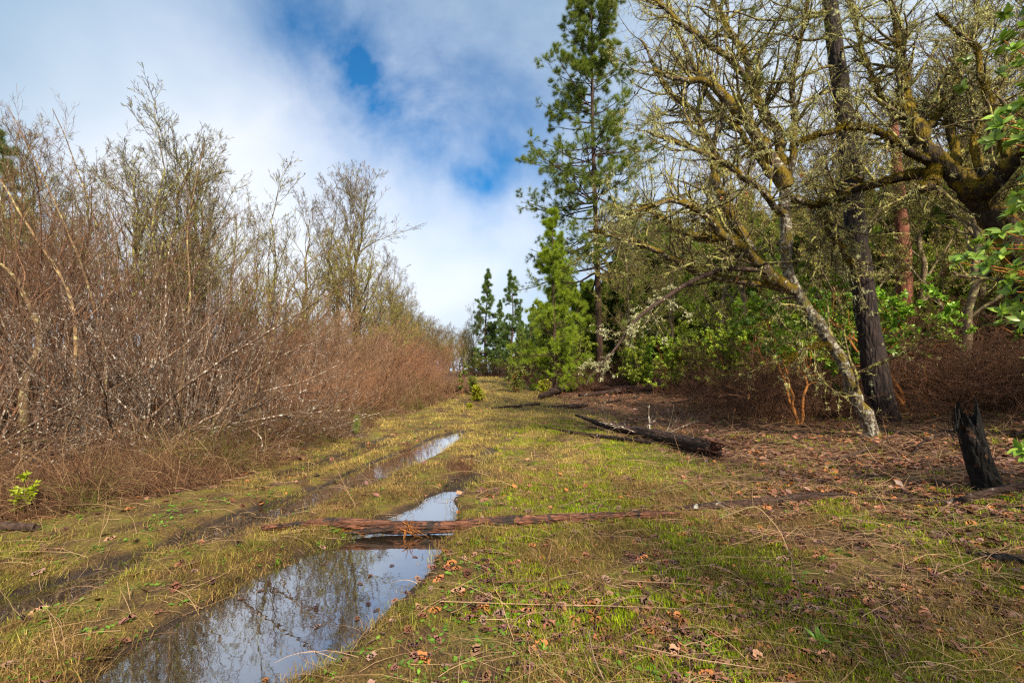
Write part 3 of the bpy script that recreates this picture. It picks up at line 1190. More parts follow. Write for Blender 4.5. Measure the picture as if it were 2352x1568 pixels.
# heap of logs at the foot of the young pine
LG = [
    (((1240, 918), (1290, 902), (1345, 893)), [.06, .11, .09], 'pale curved log end at the left of the far log pile', M_log2, .22),
    (((1345, 896), (1420, 904), (1500, 900), (1600, 885)), [.10, .14, .15, .17], 'thick brown log along the middle of the far log pile', M_log, .16),
    (((1330, 912), (1400, 906), (1480, 893), (1540, 880)), [.06, .08, .10, .12], 'brown log at the front of the far log pile', M_log2, .12),
    (((1470, 898), (1560, 884), (1640, 872)), [.13, .22, .24], 'thickest reddish log at the right of the far log pile', M_log, .28),
    (((1560, 893), (1640, 884), (1715, 870)), [.08, .12, .06], 'black log at the right end of the far log pile', M_char, .15),
    (((1395, 862), (1415, 872), (1440, 880)), [.05, .06, .06], 'short dark log propped behind the far log pile', M_log2, .35),
    (((1130, 940), (1190, 936), (1240, 930)), [.03, .05, .03], 'thin dark pole lying on the grass left of the far log pile', M_log2, .05),
    (((1250, 936), (1310, 938), (1350, 933)), [.03, .06, .03], 'low dark log on the grass in front of the far log pile', M_log2, .06),
]
for k, (pp, rr_, lab, mm, dz) in enumerate(LG):
    pl = np.array([on(*gp(a_, b_)[:2], dz * (1 if i_ else .6)) for i_, (a_, b_) in enumerate(pp)])
    t = thing('fallen_log', lab, 'log', pl[0] - [0, 0, dz * .6], 'logs of the far log pile' if k < 6 else None)
    g, Pp, rad = log_mesh(pl, [v_ * 1.55 for v_ in rr_], seed=30 + k, K=36, ridge=.26, S=14)
    g.build('log_body', mm, t)
    g = Geo()
    B, rb = grow(Pp[None], rad[None], 9, (.05, .95), (40, 90), K=6, wob=.2, up=.02, rr=.15, rmin=.008, absl=(.2, .9))
    tubes(g, B, rb, 3)
    g.build('branch_stubs', M_log2, t)

# logs at the right edge
for pp, rr_, lab, mm, dz in (
        (((2125, 1166), (2200, 1158), (2280, 1140), (2420, 1118)), [.015, .04, .055, .07], 'dark forked fallen branch behind the right edge in leaf litter', M_log2, .04),
        (((2220, 1276), (2290, 1290), (2400, 1300)), [.02, .05, .06], 'short black log half buried in the near right corner', M_char, .02),
        (((-60, 1216), (20, 1218), (82, 1222)), [.045, .045, .04], 'short grey log at the left edge below the dead grass', M_arch, .035)):
    pl = np.array([on(*gp(a_, b_)[:2], dz) for a_, b_ in pp])
    t = thing('fallen_log', lab, 'log', pl[0] - [0, 0, dz])
    g, Pp, rad = log_mesh(pl, rr_, seed=50, K=40, ridge=.25, S=14)
    g.build('log_body', mm, t)


# the charred stump
def stump():
    b = gp(2275, 1118)
    d = b[1]
    top = P(2218, 962, d)
    t = thing('charred_stump', 'charred leaning snag stump with a jagged top at the right', 'stump', b)
    K, S = 34, 30
    ts = np.linspace(0, 1, K)
    ax = lerp(b[None] - [[0, 0, .1]], top[None], ts[:, None])
    rad = np.interp(ts, [0, .12, .4, .8, 1], [.185, .145, .130, .115, .105])
    an = np.arange(S) * 2 * math.pi / S
    A, Tt = np.meshgrid(an, ts)
    n = vnoise(np.cos(A) * 2 + 5, np.sin(A) * 2 + Tt * 1.2, 2.2, 300)
    n2 = vnoise(np.cos(A) * 6 + 5, np.sin(A) * 6 + Tt * 5, 1.5, 301)
    rr = rad[:, None] * (1 + .22 * (n - .5) + .16 * (n2 - .5))
    V = ax[:, None] + rr[..., None] * np.stack([np.cos(A), np.sin(A), 0 * A], -1)
    # jagged crown: two tall shards left and right, a notch between them
    sh = .17 * np.exp(-((an - 3.3) / .50) ** 2) + .13 * np.exp(-((an - 5.9) / .30) ** 2) + .13 * np.exp(-((an - 6.28 - 5.9 + 6.28) / .4) ** 2) + .10 * np.exp(-((an - 1.4) / .4) ** 2)
    sh = sh + .06 * np.random.default_rng(4).random(S) - .10 * np.exp(-((an - 4.7) / .4) ** 2)
    f = sstep(ts, .72, 1.)[:, None]
    V[..., 2] += f * sh[None]
    g = Geo()
    i = np.arange(K - 1)[:, None] * S
    j = np.arange(S)[None]
    j1 = (j + 1) % S
    Q = np.stack([i + j, i + j1, i + S + j1, i + S + j], -1).reshape(-1, 4)
    g.add(V.reshape(-1, 3), Q=Q)
    ring = V[-1]
    low = ax[-1] - [0, 0, .22] + (ring - ax[-1]) * [.62, .62, 0.15]
    low[:, 2] = ax[-1][2] - .16 + .05 * np.random.default_rng(6).random(S)
    q = [(a_, (a_ + 1) % S, S + (a_ + 1) % S, S + a_) for a_ in range(S)]
    T = [(2 * S, S + a_, S + (a_ + 1) % S) for a_ in range(S)]
    g.add(np.concatenate([ring, low, [ax[-1] - [0, 0, .2]]]), Q=q, T=T)
    g.build('trunk', M_char, t)
    g = Geo()
    splinters(g, P(2203, 962, d - .05), np.array([-.12, 0, 1.]), .05, 9, .22, 11)
    splinters(g, P(2238, 975, d), np.array([.0, 0, 1.]), .05, 7, .14, 12)
    splinters(g, P(2198, 1000, d - .12), np.array([-.5, -.2, .6]), .03, 5, .13, 14)
    g.build('splinter', M_char, t)


stump()


# ------------------------------------------------------------------ trees
T_NEED = [t_needles(26, .022, 500 + i, (10, 80)) for i in range(4)]
T_NEED_FAR = [t_needles(16, .075, 520 + i, (10, 85)) for i in range(4)]
T_NEED_MID = [t_needles(22, .045, 540 + i, (10, 80), .18) for i in range(4)]
T_LICH = [t_lichen(9, 560 + i, .8, .13) for i in range(6)]
T_LICHLONG = [t_lichen(12, 580 + i, 2.2, .09) for i in range(4)]
T_LEAF = t_leaf(1, .10, .12, .5)
T_LEAF3 = t_leaf(4, .12, .16, .46)


def pick(Pb, n, t=(.3, 1), g=rng):
    """n random points on polylines with their tangents"""
    idx = g.integers(0, len(Pb), n)
    K = Pb.shape[1]
    f = g.uniform(t[0], t[1], n) * (K - 1)
    i = np.minimum(f.astype(int), K - 2)
    fr = (f - i)[:, None]
    return Pb[idx, i] * (1 - fr) + Pb[idx, i + 1] * fr, norm(Pb[idx, i + 1] - Pb[idx, i])


def zvec(M):
    return np.broadcast_to(np.array([0, 0, 1.]), (M, 3))


def conifer(name, label, h, rbase, cb, crad, seed, nbr, tufts, tsize, colA, colB, tm, barkm, prof=1.0, up=(-10, 35), trunk_pts=None, sub=(7, 7), origin=(0, 0, 0), shp=([0, .12, .35, .7, 1], [.62, .9, 1., .62, .10]), droop=0.0, tw=.010, lv_=(.62, 1.18)):
    """pine with a tapered trunk, whorls of limbs and needle tufts; built at the origin"""
    g_ = np.random.default_rng(seed)
    t = thing(name, label, 'tree', origin)
    K = 26
    if trunk_pts is None:
        z = np.linspace(-.15, h, K)
        P0 = np.stack([.012 * h * np.sin(z * .35 + seed), .010 * h * np.sin(z * .5 + seed * 2), z], 1) + np.array(origin)
    else:
        P0 = resample(trunk_pts, K)
    ts = np.linspace(0, 1, K)
    rad = rbase * (1 - .92 * ts) * (1 + .45 * np.exp(-ts * h / .5))
    g = Geo()
    tubes(g, P0[None], rad[None], 14, rough=.03)
    g.build('trunk', barkm, t)
    # limbs
    fz = np.sort(g_.uniform(0, 1, nbr))
    fz = cb + (1 - cb) * fz
    fk = fz * (K - 1)
    i = np.minimum(fk.astype(int), K - 2)
    fr = (fk - i)[:, None]
    pos = P0[i] * (1 - fr) + P0[i + 1] * fr
    r0 = (rad[i] * (1 - fr[:, 0]) + rad[i + 1] * fr[:, 0])
    rel = (fz - cb) / (1 - cb)
    ln = crad * np.interp(rel, *shp) ** prof * g_.uniform(lv_[0], lv_[1], nbr)
    az = g_.uniform(0, 2 * math.pi, nbr)
    el = np.radians(lerp(up[0], up[1], rel) + g_.normal(size=nbr) * 9)
    d = np.stack([np.cos(az) * np.cos(el), np.sin(az) * np.cos(el), np.sin(el)], 1)
    KB = 9
    B = np.zeros((nbr, KB, 3))
    B[:, 0] = pos
    for k in range(1, KB):
        d = norm(d + .10 * g_.normal(size=(nbr, 3)) + np.array([0, 0, .07 - droop * (k < 5)]))
        B[:, k] = B[:, k - 1] + d * (ln / (KB - 1))[:, None]
    rb = np.clip(r0 * .42, .008, .018 + ln * .016)[:, None] * np.linspace(1, .22, KB)[None]
    g = Geo()
    tubes(g, B, rb, 5)
    B1, r1 = grow(B, rb, sub[0], (.22, 1), (28, 62), (.28, .5), K=6, wob=.13, up=.07, rr=.5, rmin=.004, lt=.55, g=g_)
    tubes(g, B1, r1, 3)
    B2, r2 = grow(B1, r1, sub[1] // 2, (.3, 1), (25, 60), (.35, .6), K=4, wob=.1, up=.06, rr=.6, rmin=.003, g=g_)
    tubes(g, B2, r2, 3)
    g.build('branches', barkm, t)
    # needle tufts on the outer twigs
    allB = np.concatenate([B1[:, -4:], B2], 0)
    p, tn = pick(allB, tufts, (.30, 1), g_)
    e = np.concatenate([B2[:, -1], B1[:, -1], B[:, -1]])
    et = np.concatenate([norm(B2[:, -1] - B2[:, -2]), norm(B1[:, -1] - B1[:, -2]), norm(B[:, -1] - B[:, -2])])
    p = np.concatenate([p, e])
    tn = norm(np.concatenate([tn, et]) + g_.normal(size=(len(p), 3)) * .25)
    M = len(p)
    hu = g_.random((M, 1))
    a = lerp(colA[0], colA[1], hu) * g_.uniform(.7, 1.25, (M, 1))
    b = lerp(colB[0], colB[1], hu) * g_.uniform(.7, 1.25, (M, 1))
    g = Geo()
    multi(g, tm, p, tn, norm(g_.normal(size=(M, 3)) + [0, 0, .3]), tsize * g_.uniform(.7, 1.25, M), a, b, g_)
    g.build('foliage', M_needle, t, smooth=False)
    return t


DG = (((.080, .13, .018), (.13, .17, .020)), ((.18, .25, .028), (.26, .31, .032)))
BG = (((.12, .21, .018), (.20, .27, .018)), ((.29, .41, .03), (.42, .50, .035)))
FG = (((.07, .13, .04), (.10, .16, .04)), ((.13, .21, .05), (.18, .26, .055)))


def shrub(name, label, cat, seed, n, h, lean, r0, mat_, colr, up=.02, wob=.05, sub=((7, .25, .5), (6, .3, .5), (4, .35, .6)), bias=(0, 0), K=12, rmin=.002, hj=.35, tb=.18, parts=('stems', 'twigs'), spread=.25, ang=(12, 42)):
    """many-stemmed bare shrub at the origin"""
    g_ = np.random.default_rng(seed)
    t = thing(name, label, cat)
    az = g_.uniform(0, 2 * math.pi, n)
    le = np.radians(g_.uniform(lean[0], lean[1], n))
    d = norm(np.stack([np.cos(az) * np.sin(le) + bias[0], np.sin(az) * np.sin(le) + bias[1], np.cos(le)], 1))
    ln = h * g_.uniform(1 - hj, 1.05, n)
    S = np.zeros((n, K, 3))
    S[:, 0] = np.stack([np.cos(az) * spread * g_.random(n), np.sin(az) * spread * g_.random(n), np.full(n, -.12)], 1)
    for k in range(1, K):
        d = norm(d + wob * g_.normal(size=(n, 3)) + np.array([0, 0, up]))
        S[:, k] = S[:, k - 1] + d * (ln / (K - 1))[:, None]
    rs = (r0 * g_.uniform(.45, 1.1, n))[:, None] * np.linspace(1, .2, K)[None]
    rs = np.maximum(rs, rmin)
    c = lerp(colr[0], colr[1], g_.random((n, 1)))
    g = Geo()
    tubes(g, S, rs, 5, c)
    g.build(parts[0], mat_, t)
    g = Geo()
    Pp, Rr = S, rs
    for lv, (m, l0, l1) in enumerate(sub):
        Pp, Rr = grow(Pp, Rr, m, (tb if lv == 0 else .18, 1), ang, (l0, l1), K=7 - lv, wob=.09, up=up * 1.5, rr=.55, rmin=rmin, lt=.45, g=g_)
        c = lerp(colr[0], colr[1], g_.random((len(Pp), 1)))
        tubes(g, Pp, Rr, 3, c)
        if lv == 0:
            first = Pp
    g.build(parts[1], mat_, t)
    t['_n'] = 0
    del t['_n']
    return t, S, Pp, first


def add_lichen(t, Pb, n, s, seed, tm=T_LICH, a=(.36, .35, .16), b=(.62, .60, .36), tr=(.2, 1), name='lichen', zr=None):
    g_ = np.random.default_rng(seed)
    p, tn = pick(Pb, n, tr, g_)
    if zr is not None:
        kp = g_.random(n) > sstep(p[:, 2], *zr)
        p = p[kp]
        n = len(p)
    p = p + g_.normal(size=p.shape) * s * .15
    az = g_.uniform(0, 6.28, n)
    X = np.stack([np.cos(az), np.sin(az), np.zeros(n)], 1)
    g = Geo()
    k = g_.uniform(.6, 1.2, (n, 1))
    multi(g, tm, p, X, zvec(n), s * g_.uniform(.45, 1.5, n), np.array(a) * k, np.array(b) * k, g_)
    return g.build(name, M_lichen, t, smooth=False)


USED = {}
RB = ((.55, .44, .38), (1.42, 1.18, 1.0))
PINK = ((1.1, .88, .74), (2.3, 1.8, 1.4))

# --- left thicket -------------------------------------------------
def bx(py, px, d):
    """x on the ground for a photo column at depth d"""
    return (px - 1176) / 1100. * d


def at(px, d, dz=0.):
    x = (px - 1176) / 1100. * d
    return on(x, d, dz)


# sprawling silvery shrubs at the edge of the sward
sA, SA, _, _ = shrub('sprawling_shrub', 'silver barked sprawling bare shrub with a black forked base, front of the left thicket', 'shrub', 601, 22, 3.7, (28, 90), .030, M_silver, RB, up=.030, wob=.11,
                  sub=((5, .35, .7), (5, .3, .6), (3, .35, .6)), bias=(.25, -.15), rmin=.0026, ang=(18, 60))
place(sA, USED, at(335, 9.2, -.02), .2, 1.0, 'silver barked sprawling bare shrub with a black forked base, front of the left thicket', 'sprawling shrubs of the left thicket')
for px, d, rz, s, lab in ((480, 9.8, .1, .85, 'low silver barked shrub whose arched branches reach over the left puddle'),
                          (110, 8.2, 2.6, .85, 'sprawling silvery shrub second from the left edge, above the yellow seedling'),
                          (-60, 7.8, 1.2, .85, 'sprawling grey shrub cut by the left edge of the photo'),
                          (640, 11.2, .6, .8, 'rightmost sprawling silvery shrub, its twigs over the ditch')):
    place(sA, USED, at(px, d, -.02), rz, s, lab, 'sprawling shrubs of the left thicket')

# upright and leaning multi-stemmed clumps
sB, _, _, _ = shrub('bare_shrub', 'tall', 'shrub', 611, 22, 6.4, (2, 32), .034, M_twig_brown, RB, up=.015, wob=.055, sub=((7, .2, .42), (5, .25, .5), (4, .3, .6)), spread=.8, rmin=.0030, tb=.34)
sC, _, _, _ = shrub('bare_shrub', 'tall', 'shrub', 612, 20, 5.6, (8, 48), .038, M_twig_brown, RB, up=.02, wob=.06, sub=((7, .22, .45), (5, .3, .5), (4, .3, .6)), spread=.7, rmin=.0030, tb=.30)
sD, _, _, _ = shrub('bare_shrub', 'pole', 'shrub', 613, 18, 6.0, (0, 14), .030, M_silver, RB, up=.01, wob=.035, sub=((6, .16, .38), (5, .3, .5), (3, .3, .6)), spread=.9, rmin=.0030, tb=.46)
sF, _, _, _ = shrub('bare_shrub', 'brush', 'shrub', 615, 34, 3.9, (4, 42), .016, M_twig_brown, ((1.1, 1.0, .95), (1.9, 1.75, 1.5)), up=.01, wob=.06, sub=((8, .2, .45), (6, .3, .5), (3, .3, .6)), spread=.8, rmin=.0040)
sG, _, _, _ = shrub('bare_shrub', 'brush', 'shrub', 616, 34, 3.3, (6, 50), .016, M_twig_brown, PINK, up=.015, wob=.07, sub=((8, .2, .45), (6, .3, .5), (3, .3, .6)), spread=1.0, rmin=.0045)

q = np.random.default_rng(77)
LT = [(-90, 9.6, 'B', 1.0), (20, 10.6, 'C', 1.05), (110, 11.4, 'B', .98), (190, 12.4, 'C', 1.1), (245, 10.8, 'D', .86), (330, 12.6, 'B', .92), (400, 11.8, 'D', .85), (470, 13.0, 'C', .86),
      (540, 13.4, 'D', .72), (600, 14.6, 'B', .68), (-20, 13.2, 'D', 1.1), (90, 14.4, 'B', 1.1), (180, 15.6, 'D', 1.15), (280, 15.6, 'C', 1.1), (380, 16.4, 'B', .95), (460, 16.0, 'D', .85), (550, 17.0, 'C', .8),
      (50, 17.0, 'C', 1.2), (-80, 16.5, 'B', 1.2), (650, 16.4, 'B', .66), (700, 17.2, 'C', .66)]
SHP = {'B': sB, 'C': sC, 'D': sD, 'F': sF, 'G': sG}
LAB = {'B': 'tall reddish bare shrub crowded into the left thicket', 'C': 'wide leaning bare shrub crowded into the left thicket', 'D': 'clump of upright pale grey poles inside the left thicket',
       'F': 'twiggy pinkish brown bush in the brush belt left of the track', 'G': 'broad pinkish brown bush in the brush belt left of the track'}
GRP = {'B': 'tall reddish shrubs of the left thicket', 'C': 'leaning shrubs of the left thicket', 'D': 'pale pole clumps of the left thicket', 'F': 'twiggy bushes of the brush belt', 'G': 'broad bushes of the brush belt'}
for px, d, k, s in LT:
    place(SHP[k], USED, at(px, d, -.02), q.uniform(0, 6.28), s * q.uniform(.93, 1.06), LAB[k], GRP[k], (q.normal() * .04, (-.10 if px < 250 else .03) + q.normal() * .03))
# brush belt running away to the right
for k in range(84):
    d = 12.5 * (64 / 12.5) ** ((k + q.random()) / 84)
    xb = np.interp(d, *XB)
    depth_in = abs(q.normal()) * (1.6 + d * .15)
    x = xb - .7 - depth_in
    kk = 'F' if q.random() < .55 else 'G'
    s = q.uniform(.30, .85) if depth_in < 1.4 else q.uniform(.65, 1.45)
    s *= np.interp(d, [12, 16, 22, 30, 60], [.72, .82, .80, .84, .95])
    px_ = 1176 + x / d * 1100
    if d < 48:
        s *= np.interp(px_, [880, 950, 1060], [1, .55, .34])
    place(SHP[kk], USED, on(x, d, -.03), q.uniform(0, 6.28), (s * q.uniform(.8, 1.2), s * q.uniform(.8, 1.2), s), LAB[kk], GRP[kk], (q.normal() * .07, q.normal() * .07))

for k in range(13):
    d = q.uniform(16, 44)
    xb = np.interp(d, *XB)
    place(SHP['B' if k % 2 else 'C'], USED, on(xb - q.uniform(2.2, 3.0 + d * .15), d, -.03), q.uniform(0, 6.28), q.uniform(.42, .72), 'taller ragged bare shrub standing up out of the brush belt left of the track', 'taller shrubs in the brush belt')

# long stems leaning out over the left edge
def LPx(pts, d0, d1):
    n = len(pts)
    return np.array([P(x, y, d0 + (d1 - d0) * k / (n - 1)) for k, (x, y) in enumerate(pts)])


def arms(t, limbs, seed, n0, l0, m_, mt_, rcap=.012, up=.05):
    qq = np.random.default_rng(seed)
    g = Geo()
    Ps, Rs = [], []
    for pts, rr in limbs:
        Pk = resample(pts, 26)
        jit = np.cumsum(qq.normal(size=(26, 3)), 0)
        jit = jit - np.linspace(0, 1, 26)[:, None] * jit[-1]
        Ps.append(Pk + jit * .006)
        Rs.append(np.interp(np.linspace(0, 1, 26), np.linspace(0, 1, len(rr)), rr) * (1 + .08 * qq.normal(size=26)))
    Ps, Rs = np.array(Ps), np.array(Rs)
    tubes(g, Ps, Rs, 8, lerp(RB[0], RB[1], qq.random((len(Ps), 1))))
    g.build('stems', m_, t)
    g = Geo()
    B, rb = grow(Ps, Rs, n0, (.12, 1), (20, 60), K=9, wob=.10, up=up, rr=.45, rmin=.004, absl=l0, lt=.3, g=qq)
    tubes(g, B, np.minimum(rb, rcap), 4, lerp(RB[0], RB[1], qq.random((len(B), 1))))
    B1, r1 = grow(B, rb, 6, (.1, 1), (18, 50), K=6, wob=.10, up=up, rr=.5, rmin=.0026, ln=(.25, .5), lt=.4, g=qq)
    tubes(g, B1, np.minimum(r1, rcap), 3, lerp(RB[0], RB[1], qq.random((len(B1), 1))))
    B2, r2 = grow(B1, r1, 3, (.1, 1), (18, 50), K=4, wob=.10, up=up, rr=.6, rmin=.0022, ln=(.3, .6), lt=.4, g=qq)
    tubes(g, B2, r2, 3, lerp(RB[0], RB[1], qq.random((len(B2), 1))))
    g.build('twigs', mt_, t)


for k, (pts, d, r0, lab) in enumerate((
        ([(172, 1000), (173, 745), (153, 657), (80, 546), (0, 413), (-60, 330)], 9.6, .045, 'dark stem leaning far left out of the thicket, through its middle height'),
        ([(252, 1000), (240, 800), (200, 640), (130, 480), (60, 330), (20, 250)], 10.6, .036, 'reddish stem leaning left, second from the far left in the thicket top'),
        ([(300, 990), (312, 800), (262, 650), (212, 480), (160, 330), (120, 250)], 11.4, .036, 'long thin stem leaning left just beside the spiky tallest tree'),
        ([(60, 1050), (52, 900), (98, 775), (40, 640), (-40, 570)], 9.0, .085, 'thick dark crooked trunk at the left edge with a sharp bend'),
        ([(400, 990), (420, 850), (440, 690), (430, 520), (455, 400), (470, 330)], 11.8, .034, 'dark upright stem right of the spiky tallest tree'),
        ([(560, 1000), (600, 860), (640, 720), (700, 600), (790, 560), (870, 540)], 13.5, .030, 'long brown stem arching right in front of the lichened oaks'))):
    p0 = P(pts[0][0], pts[0][1], d)
    p0[2] = float(H(p0[0], p0[1])) - .05
    t = thing('leaning_bare_tree', lab, 'tree', p0)
    arms(t, [(np.vstack([[p0], LPx(pts[1:], d, d + .5)]), [r0, r0 * .8, r0 * .5, r0 * .22])], 990 + k, 20, (.5, 1.8), M_oakl, M_twig_brown)

d = 8.5
b0 = P(345, 1070, d)
b0[2] = float(H(b0[0], b0[1])) - .05
t = thing('silver_shrub', 'whitish branched shrub with a dark forked foot and long horizontal arms, nearest the left sward', 'shrub', b0)
V0 = P(338, 967, d)
AR = [([b0, V0], [.05, .045]),
      (LPx([(338, 967), (410, 900), (520, 820), (620, 760), (720, 700), (800, 640)], d, d - .3), [.030, .022, .014, .006]),
      (LPx([(338, 967), (300, 900), (262, 820), (200, 750), (100, 715), (0, 730)], d, d - .5), [.028, .02, .014, .006]),
      (LPx([(338, 967), (345, 860), (375, 740), (380, 620), (400, 520)], d, d + .8), [.024, .018, .010, .005]),
      (LPx([(360, 1060), (300, 1000), (270, 1000), (180, 1004), (85, 1012)], d - .1, d - .6), [.022, .016, .010, .005]),
      (LPx([(360, 1060), (400, 1000), (530, 972), (650, 950), (800, 940), (858, 962)], d, d + .9), [.028, .024, .016, .006]),
      (LPx([(360, 1070), (420, 1040), (470, 1008), (505, 950), (545, 880), (640, 820), (760, 760)], d, d - .3), [.028, .022, .016, .007]),
      (LPx([(370, 1075), (480, 1000), (560, 940), (650, 905), (770, 900), (835, 896)], d, d + 1.2), [.026, .022, .014, .005]),
      (LPx([(430, 1060), (480, 1062), (560, 1052), (603, 1035), (600, 1000), (570, 980)], d - .2, d - .1), [.020, .018, .014, .006]),
      (LPx([(355, 1060), (250, 1010), (180, 960), (150, 900), (140, 830)], d - .2, d - .9), [.024, .018, .012, .006]),
      (LPx([(145, 790), (190, 850), (240, 882), (300, 940), (345, 1020)], d - .5, d - .1), [.006, .012, .016, .022]),
      (LPx([(345, 1050), (240, 960), (160, 940), (90, 900), (-20, 880)], d - .1, d - 1.0), [.024, .018, .012, .006]),
      (LPx([(120, 975), (200, 920), (300, 870), (420, 800), (520, 700), (560, 640)], d - .2, d + .4), [.016, .015, .012, .006]),
      (LPx([(350, 1055), (440, 980), (600, 900), (700, 880), (790, 830)], d, d + .5), [.024, .020, .012, .005])]
AR = [(np.array(a_), r_) for a_, r_ in AR]
arms(t, AR, 1001, 13, (.35, 1.3), M_silver, M_silver, up=.03)

# --- lichened bare trees behind the thicket ------------------------
def bare_tree(label, seed, h, r, group, spread=(22, 48), lich=900, twigm=M_oakl, forks=7, cat='tree', sub=((8, .35, .6), (6, .32, .55), (4, .4, .7)), up=.09, col=((.62, .50, .42), (1.1, .95, .8)), ls=.062):
    g_ = np.random.default_rng(seed)
    t = thing('bare_tree', label, cat, (0, 0, 0), group)
    K = 16
    z = np.linspace(-.2, h, K)
    wx = np.cumsum(g_.normal(size=K)) * .012 * h
    wy = np.cumsum(g_.normal(size=K)) * .012 * h
    S = np.stack([wx - wx[0], wy - wy[0], z], 1)[None]
    rs = (r * np.linspace(1, .10, K) * (1 + .4 * np.exp(-np.linspace(0, 1, K) * 14)))[None]
    g = Geo()
    tubes(g, S, rs, 9, (1, 1, 1))
    g.build('trunk', twigm, t)
    g = Geo()
    Pp, Rr = grow(S, rs, 26, (.14, .98), spread, (.34, .52), K=9, wob=.10, up=up, rr=.5, rmin=.008, lt=.62, g=g_)
    tubes(g, Pp, Rr, 4, (1, 1, 1))
    mid = [Pp]
    for lv, (m, l0, l1) in enumerate(sub):
        Pp, Rr = grow(Pp, Rr, m, (.2, 1), (20, 52), (l0, l1), K=6 if lv < 2 else 4, wob=.11, up=up * .8, rr=.5, rmin=.0055 if lv < 2 else .0036, lt=.45, g=g_)
        tubes(g, Pp, Rr, 3, lerp(col[0], col[1], g_.random((len(Pp), 1))))
        mid.append(Pp)
        if len(Pp) > 20000:
            break
    g.build('branches', twigm, t)
    if lich:
        add_lichen(t, np.concatenate([np.repeat(mid[1][:, :5], 2, 0), mid[2][:, :5]]), lich * 3, ls, seed + 1, a=(.34, .32, .06), b=(.68, .64, .18), tr=(0, .9), zr=(h * .55, h * .95))
    return t


tA = bare_tree('bare tree', 701, 9.0, .12, None, lich=3600, ls=.055)
tB = bare_tree('bare tree', 702, 9.0, .13, None, lich=4200, spread=(26, 55), ls=.055)
tC = bare_tree('bare sapling', 703, 8.0, .075, None, spread=(16, 38), lich=0, sub=((8, .3, .5), (6, .3, .5), (4, .35, .6)), up=.06, twigm=M_oaktw)
tE = bare_tree('dark bare tree', 705, 8.5, .11, None, spread=(22, 50), lich=0, sub=((9, .32, .58), (6, .32, .55), (4, .35, .65)), up=.07, twigm=M_oaktw)
PH = {}
for o_ in (tA, tB, tC, tE):
    PH[o_.name] = max(v_.co[2] for v_ in [c_ for c_ in o_.children if c_.name.startswith('branches')][0].data.vertices) * .985
for proto, px, d, top, rz, lab in (
        (tC, 352, 13.5, 182, .4, 'tallest dark bare tree above the left thicket, spiky crown against cloud'),
        (tE, 372, 14.2, 225, 2.4, 'broad dark bare tree sharing the tallest crown of the left thicket'),
        (tE, 455, 15.5, 285, 5.1, 'dark bare tree, its rounded crown next right of the tallest crown'),
        (tE, 812, 25., 352, 1.2, 'dark bare tree in the crown of the broad oak, right end of the tree line'),
        (tE, 300, 16., 300, .3, 'dark bare tree, its crown next left of the tallest crown'),
        (tE, 60, 14., 300, 4.0, 'dark bare tree among the leaning stems at far left'),
        (tA, 440, 17.5, 300, 1.1, 'yellow lichened bare tree just right of the spiky tallest one'),
        (tB, 262, 20., 330, 2.0, 'yellow lichened bare tree behind the left half of the thicket'),
        (tA, 535, 23., 405, 2.9, 'rounded yellow lichened oak in the middle of the left tree line'),
        (tC, 617, 15.5, 352, 3.4, 'slender bare sapling standing alone between two lichened oaks'),
        (tB, 690, 24., 425, .2, 'bare lichened tree left of the broad oak, right part of the tree line'),
        (tA, 762, 26., 402, 4.2, 'bare upright tree second from the right end of the left tree line'),
        (tB, 828, 24., 358, 5.0, 'broad lichened oak at the right end of the left tree line'),
        (tB, 60, 21., 245, 5.6, 'faint bare tree leaning in at the far left above the thicket'),
        (tA, 170, 24., 300, .9, 'faint bare tree behind the red tinged stems at far left'),
        (tA, 905, 30., 560, 3.9, 'small lichened tree where the left tree line drops to the brush'),
        (tB, 560, 28., 470, 1.9, 'lower lichened tree filling the gap behind the rounded oak'),
        (tB, 640, 20., 560, .7, 'low yellow lichened tree under the slender sapling'),
        (tA, 730, 21., 590, 2.7, 'low yellow lichened tree below the upright tree of the tree line'),
        (tB, 800, 22., 600, 3.3, 'low rounded lichened tree below the broad oak'),
        (tA, 870, 24., 590, 1.3, 'low lichened tree at the right foot of the broad oak'),
        (tB, 480, 19., 500, 4.4, 'low yellow lichened tree behind the right part of the thicket'),
        (tA, 395, 18., 400, 5.2, 'yellow lichened tree straight behind the spiky tallest one'),
        (tA, 110, 20., 330, 3.0, 'lichened tree behind the far left stems'),
        (tB, 930, 34., 640, 2.4, 'small lichened tree in the brush right of the broad oak')):
    p = at(px, d, -.05)
    hh = CZ + (855 - top) / 1100. * d - p[2]
    s = hh / PH[proto.name]
    place(proto, USED, p, rz, s, lab, 'bare trees behind the left thicket')

for k in range(26):
    px = 880 + 205 * (k + q.random()) / 26
    d = q.uniform(78, 125)
    p = at(px, d, -.3)
    top = np.interp(px, [880, 940, 1000, 1085], [640, 695, 735, 752]) + q.uniform(-6, 22)
    pr = (tA, tB, tE)[k % 3]
    place(pr, USED, p, q.uniform(0, 6.28), ((CZ + (855 - top) / 1100. * d - p[2]) / PH[pr.name]) * np.array([1.5, 1.5, 1.]), 'far bare tree on the skyline beyond the brush belt', 'far bare trees on the skyline')

